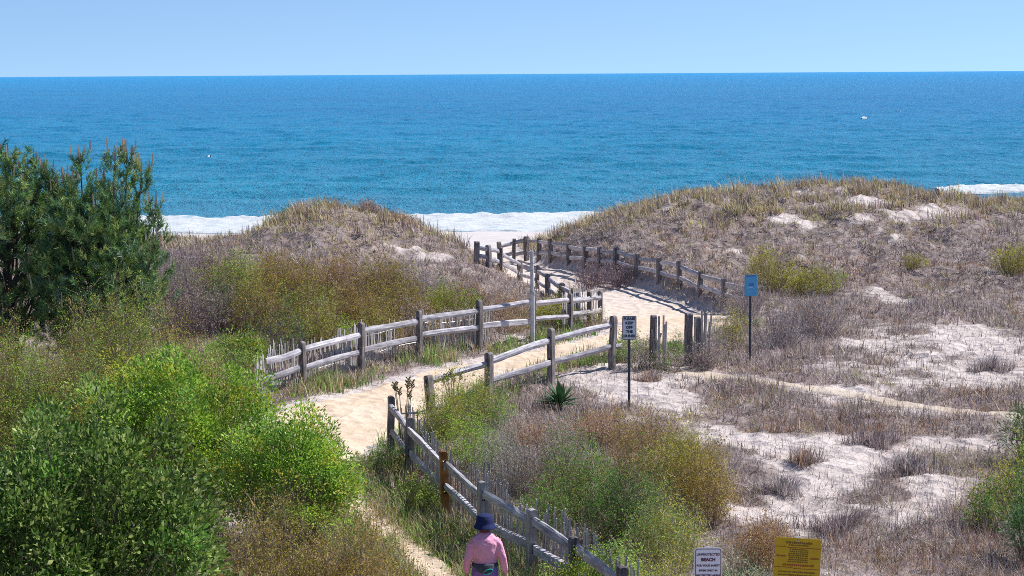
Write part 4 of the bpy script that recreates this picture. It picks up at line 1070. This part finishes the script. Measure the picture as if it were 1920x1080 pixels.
# ------------------------------------------------------------------ pines
CANDLE = [(.42, .30, .22), (.38, .28, .24), (.46, .36, .24)]
def pine(label, u, y, leaders, fill, seed, crown):
    r = np.random.default_rng(seed)
    x = x_of(u, y); base = Vector((x, y, gz(x, y)))
    root = empty('pine_tree', base); tag(root, label, 'pine tree')
    H = max(at_depth(a, b, y).z for a, b, *_ in leaders) - base.z
    bm = bmesh.new()
    tube(bm, [(0, 0, -.3), (.05, 0, H * .25), (-.04, .05, H * .5), (.03, 0, H * .72)], [.17, .14, .10, .06], 9)
    bm_obj('trunk', bm, M['bark'], root, smooth=True)
    limb = bmesh.new(); shoots = []
    def add_limb(tip, z0, up=True):
        a = Vector((0, 0, z0)); b = Vector(tip)
        mid = a.lerp(b, .55); mid.z = z0 + (b.z - z0) * (.25 if up else .4)
        pts = [a, a.lerp(mid, .5) + Vector((0, 0, -.04)), mid, mid.lerp(b, .5) + Vector(((b.x - mid.x) * .15, 0, 0)), b]
        tube(limb, pts, [.05, .042, .033, .024, .010], 6)
        return pts
    for a, b, *dy in leaders:
        yy = y + (dy[0] if dy else r.uniform(-.6, .6))
        T = at_depth(a, b, yy) - base - Vector((0, 0, .34))
        add_limb(T - Vector((0, 0, .1)), max(.4, T.z * .35))
        # whorls of side shoots round the leader
        for k in range(52):
            t = (k + r.random()) / 52
            z = T.z - .02 - 1.9 * t ** 1.1
            R_ = .05 + .40 * t ** .8
            az = r.random() * 6.283
            q = R_ * (.35 + .75 * r.random())
            pos = np.array([T.x * (1 - .12 * t) + math.cos(az) * q, T.y * (1 - .12 * t) + math.sin(az) * q, z + .1 * r.random()])
            shoots.append((pos, unit(np.array([math.cos(az) * .55, math.sin(az) * .55, 1.0 + .3 * r.random()])), .16 + .14 * r.random(), t < .1))
        shoots.append((np.array([T.x, T.y, T.z - .26]), np.array([0, 0, 1.0]), .28, True))
    cx, cy, cz, rx, ry, rz = crown
    for k in range(fill):
        d = unit(r.normal(size=3)); rad = .35 + .65 * r.random() ** .5
        pos = np.array([cx + d[0] * rx * rad, cy + d[1] * ry * rad, cz + d[2] * rz * rad])
        if k % 7 == 0: add_limb(Vector(pos), max(.3, pos[2] - .8 - .5 * r.random()), False)
        nb = 5 + int(4 * r.random())
        for j in range(nb):
            az = r.random() * 6.283
            pp = pos + r.normal(size=3) * [.16, .16, .09]
            shoots.append((pp, unit(np.array([math.cos(az) * .8 + d[0] * .6, math.sin(az) * .8 + d[1] * .6, .75 + .5 * r.random()])), .14 + .12 * r.random(), r.random() < .03))
    bm_obj('limbs', limb, M['bark'], root)
    P = np.array([s[0] for s in shoots]); D = np.array([s[1] for s in shoots]); Ls = np.array([s[2] for s in shoots]); n = len(P)
    m = 40
    pi = np.repeat(np.arange(n), m); N = n * m
    t = r.random(N)
    o0 = P[pi] + D[pi] * (Ls[pi] * t)[:, None]
    rad = r.normal(size=(N, 3)); rad = unit(rad - (rad * D[pi]).sum(1, keepdims=True) * D[pi])
    dr = unit(rad * .75 + D[pi] * (.55 + .5 * r.random((N, 1))))
    L = .10 + .06 * r.random(N)
    side = unit(np.cross(dr, r.normal(size=(N, 3)))) * .0075
    V = np.stack([o0 - side, o0 + side, o0 + dr * L[:, None]], 1).reshape(-1, 3)
    sh = pal([(.13, .25, .085), (.17, .30, .10), (.23, .34, .09), (.31, .39, .12), (.16, .27, .15), (.08, .15, .06)], n, .25, r)
    C = np.repeat(sh[pi] * (1 + (r.random((N, 1)) - .5) * .6), 3, 0)
    tri_mesh('needles', V, np.arange(3 * N).reshape(-1, 3), M['needle'], C, root)
    ca = Acc()
    for (p, d, l, c) in shoots:
        if c:
            tip = p + d * l; hgt = .12 + .18 * r.random()
            for q in range(3):
                a = q * 2.1; w = np.array([math.cos(a), math.sin(a), 0]) * .024
                e = tip + np.array([d[0] * .2, d[1] * .2, 1.0]) * hgt
                w2 = np.array([math.cos(a + 2.1), math.sin(a + 2.1), 0]) * .024
                ca.add(np.array([tip + w, tip + w2, e + w2 * .45, e + w * .45]), np.array([[0, 1, 2], [0, 2, 3]]), pal(CANDLE, 1, .2, r).repeat(4, 0))
    tag(ca.build('new_shoots', M['twig'], root), kind='stuff')
    return root
pine('dark green pine with pinkish upright candles cut by the left picture edge', 10, 37.4, [(-130, 330), (-70, 300), (-30, 310), (8, 272), (58, 292), (92, 300), (30, 330), (110, 345)], 240, 31, (0, 0, 3.3, 1.5, 1.4, 2.1))
pine('dark green pine with tall tan candles standing against the surf', 175, 36.6, [(150, 274), (130, 318), (178, 322), (213, 268), (237, 270), (264, 292), (290, 372), (200, 345), (282, 440), (240, 380)], 250, 37, (-.05, 0, 2.9, 1.15, 1.3, 1.75))

# ------------------------------------------------------------------ the walker
def fused(name, parts, mat, voxel, parent, smooth=4):
    bm = bmesh.new()
    for f in parts: f(bm)
    o = bm_obj(name, bm, mat, parent)
    md = o.modifiers.new('r', 'REMESH'); md.mode = 'VOXEL'; md.voxel_size = voxel; md.use_smooth_shade = True
    sm = o.modifiers.new('s', 'SMOOTH'); sm.iterations = smooth; sm.factor = .5
    dg = bpy.context.evaluated_depsgraph_get(); dg.update()
    me = bpy.data.meshes.new_from_object(o.evaluated_get(dg)); o.modifiers.clear()
    old = o.data; o.data = me; bpy.data.meshes.remove(old)
    if not me.materials: me.materials.append(mat)
    for p_ in me.polygons: p_.use_smooth = True
    return o
def rings(sections, sides=20):
    """stacked ellipses (cx, cy, z, rx, ry)"""
    def f(bm):
        rs = [[bm.verts.new((cx + rx * math.cos(2 * math.pi * k / sides), cy + ry * math.sin(2 * math.pi * k / sides), z)) for k in range(sides)] for cx, cy, z, rx, ry in sections]
        for a, b in zip(rs[:-1], rs[1:]):
            for k in range(sides): bm.faces.new((a[k], a[(k + 1) % sides], b[(k + 1) % sides], b[k]))
        bm.faces.new(rs[0][::-1]); bm.faces.new(rs[-1])
    return f
def limbf(pts, radii, sides=12):
    return lambda bm: tube(bm, pts, radii, sides)
yp = 23.6; hp = at_depth(893, 966, yp)
bx = x_of(905, yp)
pz = gz(bx, yp)
person = empty('person', (bx, yp, pz)); tag(person, 'person walking away in navy hat, pink shirt, purple trousers and grey waist bag', 'person')
S = (hp.z - pz) / 1.65
person.scale = (S, S, S)
M['skin'] = paint('skin', (.52, .29, .21), .55, .1, 9)
M['pink'] = paint('pink_shirt', (.80, .36, .50), .85, .12, 7, spec=.15)
M['purple'] = paint('purple_trousers', (.24, .13, .40), .85, .15, 8, spec=.15)
M['navy'] = paint('navy_hat', (.018, .026, .085), .85, .2, 12, spec=.15)
M['hair'] = paint('red_brown_hair', (.14, .035, .02), .6, .3, 40)
M['bag'] = paint('grey_bag', (.055, .06, .075), .7, .25, 14)
M['teal'] = paint('teal_zip', (.05, .52, .50), .5, .1)
M['shoe'] = paint('shoe', (.30, .28, .27), .7)
def hand(sx, w):
    """palm, four fingers and a thumb, relaxed, hanging from wrist w"""
    w = Vector(w); out = [limbf([w, w + Vector((0, .005, -.04)), w + Vector((0, .012, -.085))], [.024, .034, .034], 10)]
    for k, ln in enumerate((.070, .080, .075, .058)):
        b = w + Vector((.002 * sx, -.026 + .0175 * (3 - k) + .012, -.085))
        out.append(limbf([b, b + Vector((-.006 * sx, .004, -ln * .5)), b + Vector((-.022 * sx, .008, -ln * .95))], [.0095, .009, .0075], 8))
    b = w + Vector((-.006 * sx, .034, -.035))
    out.append(limbf([b, b + Vector((-.012 * sx, .030, -.03)), b + Vector((-.016 * sx, .036, -.062))], [.0125, .011, .009], 8))
    return out
# joints (walking away, left foot forward, back gently rounded)
sh_l, sh_r = (-.165, .015, 1.315), (.165, .015, 1.315)
el_l, el_r = (-.225, -.035, 1.07), (.235, -.02, 1.07)
wr_l, wr_r = (-.245, .045, .845), (.275, .06, .85)
body = [rings([(0, .0, .80, .12, .09), (0, .0, .93, .155, .11), (0, .0, 1.08, .125, .095), (0, .0, 1.24, .145, .10), (0, .02, 1.34, .13, .085), (0, .03, 1.40, .055, .055), (0, .05, 1.44, .05, .052), (0, .06, 1.47, .052, .058)]),
        rings([(0, .06, 1.405, .035, .05), (0, .07, 1.435, .06, .08), (0, .075, 1.485, .074, .096), (0, .075, 1.535, .076, .10), (0, .07, 1.575, .062, .082), (0, .07, 1.605, .03, .04)], 16),
        limbf([(0, .165, 1.525), (0, .19, 1.49), (0, .175, 1.48)], [.012, .015, .012], 8),
        limbf([(-.078, .07, 1.525), (-.086, .06, 1.495)], [.014, .010], 8), limbf([(.078, .07, 1.525), (.086, .06, 1.495)], [.014, .010], 8),
        limbf([sh_l, el_l, wr_l], [.048, .038, .025]), limbf([sh_r, el_r, wr_r], [.048, .038, .025]),
        limbf([(-.085, 0, .88), (-.09, .10, .48), (-.085, .17, .09)], [.08, .052, .036]), limbf([(.085, 0, .88), (.085, .03, .48), (.085, -.16, .10)], [.08, .052, .036]),
        limbf([(-.085, .15, .05), (-.09, .26, .035), (-.09, .33, .03)], [.04, .04, .028]), limbf([(.085, -.18, .06), (.09, -.08, .035), (.09, -.01, .03)], [.04, .04, .028])] + hand(-1, wr_l) + hand(1, wr_r)
fused('body', body, M['skin'], .0075, person, 2)
shirt = [rings([(0, -.005, .985, .158, .118), (0, -.01, 1.05, .155, .115), (0, -.018, 1.18, .165, .122), (0, -.015, 1.27, .175, .122), (0, .0, 1.335, .165, .108), (0, .02, 1.385, .11, .085), (0, .035, 1.42, .068, .066)], 24),
         limbf([(-.13, .01, 1.325), (-.178, .0, 1.255), el_l, (-.238, .01, .95), (-.245, .04, .865)], [.055, .060, .055, .048, .042]),
         limbf([(.13, .01, 1.325), (.178, .0, 1.255), el_r, (.257, .02, .95), (.273, .055, .87)], [.055, .060, .055, .048, .042])]
sh = fused('shirt', shirt, M['pink'], .009, person, 5)
n_ = M['pink'].node_tree; tt = n_.nodes.new('ShaderNodeTexNoise'); tt.inputs['Scale'].default_value = 6; tt.inputs['Detail'].default_value = 1; bb = n_.nodes.new('ShaderNodeBump'); bb.inputs['Strength'].default_value = .6; bb.inputs['Distance'].default_value = .04
n_.links.new(tt.outputs[0], bb.inputs['Height']); n_.links.new(bb.outputs[0], n_.nodes['Principled BSDF'].inputs['Normal'])
trousers = [rings([(0, .0, .80, .165, .125), (0, -.008, .90, .178, .138), (0, -.003, .99, .152, .114), (0, 0, 1.02, .150, .112)], 24),
            limbf([(-.088, 0, .88), (-.092, .10, .48), (-.088, .16, .14)], [.095, .075, .06], 14), limbf([(.088, 0, .88), (.088, .03, .48), (.086, -.15, .15)], [.095, .075, .06], 14)]
fused('trousers', trousers, M['purple'], .010, person, 4)
for sx, yy in ((-.088, .16), (.088, -.17)):
    fused('shoe', [limbf([(sx, yy - .05, .045), (sx, yy + .08, .045), (sx, yy + .20, .035)], [.048, .052, .035], 12)], M['shoe'], .01, person, 2)
hat = [rings([(0, .06, 1.465, .156, .172), (0, .064, 1.495, .143, .158), (0, .07, 1.53, .122, .138), (0, .07, 1.59, .112, .128), (0, .07, 1.635, .092, .106), (0, .07, 1.65, .045, .05)], 28)]
fused('hat', hat, M['navy'], .008, person, 2)
fused('hair', [rings([(0, .02, 1.39, .055, .04), (0, .035, 1.43, .075, .065), (0, .05, 1.515, .083, .095), (0, .06, 1.545, .078, .09)], 18)], M['hair'], .008, person, 2)
bag = fused('waist_bag', [rings([(0, -.005, .955, .178, .140), (0, -.005, .985, .178, .140), (0, -.005, 1.015, .166, .130)], 28),
      rings([(.02, -.125, .885, .055, .03), (.015, -.135, .91, .10, .045), (.0, -.13, .96, .13, .05), (0, -.115, 1.015, .12, .045)], 20)], M['bag'], .009, person, 3)
bm = bmesh.new(); pts = [(.045 + .062 * math.cos(a), -.186 + .012 * math.cos(a) ** 2 + .0, .925 + .032 * math.sin(a) + .018 * math.cos(a)) for a in [2 * math.pi * k / 20 for k in range(21)]]
tube(bm, pts, .006, 6); bm_obj('zip', bm, M['teal'], bag)
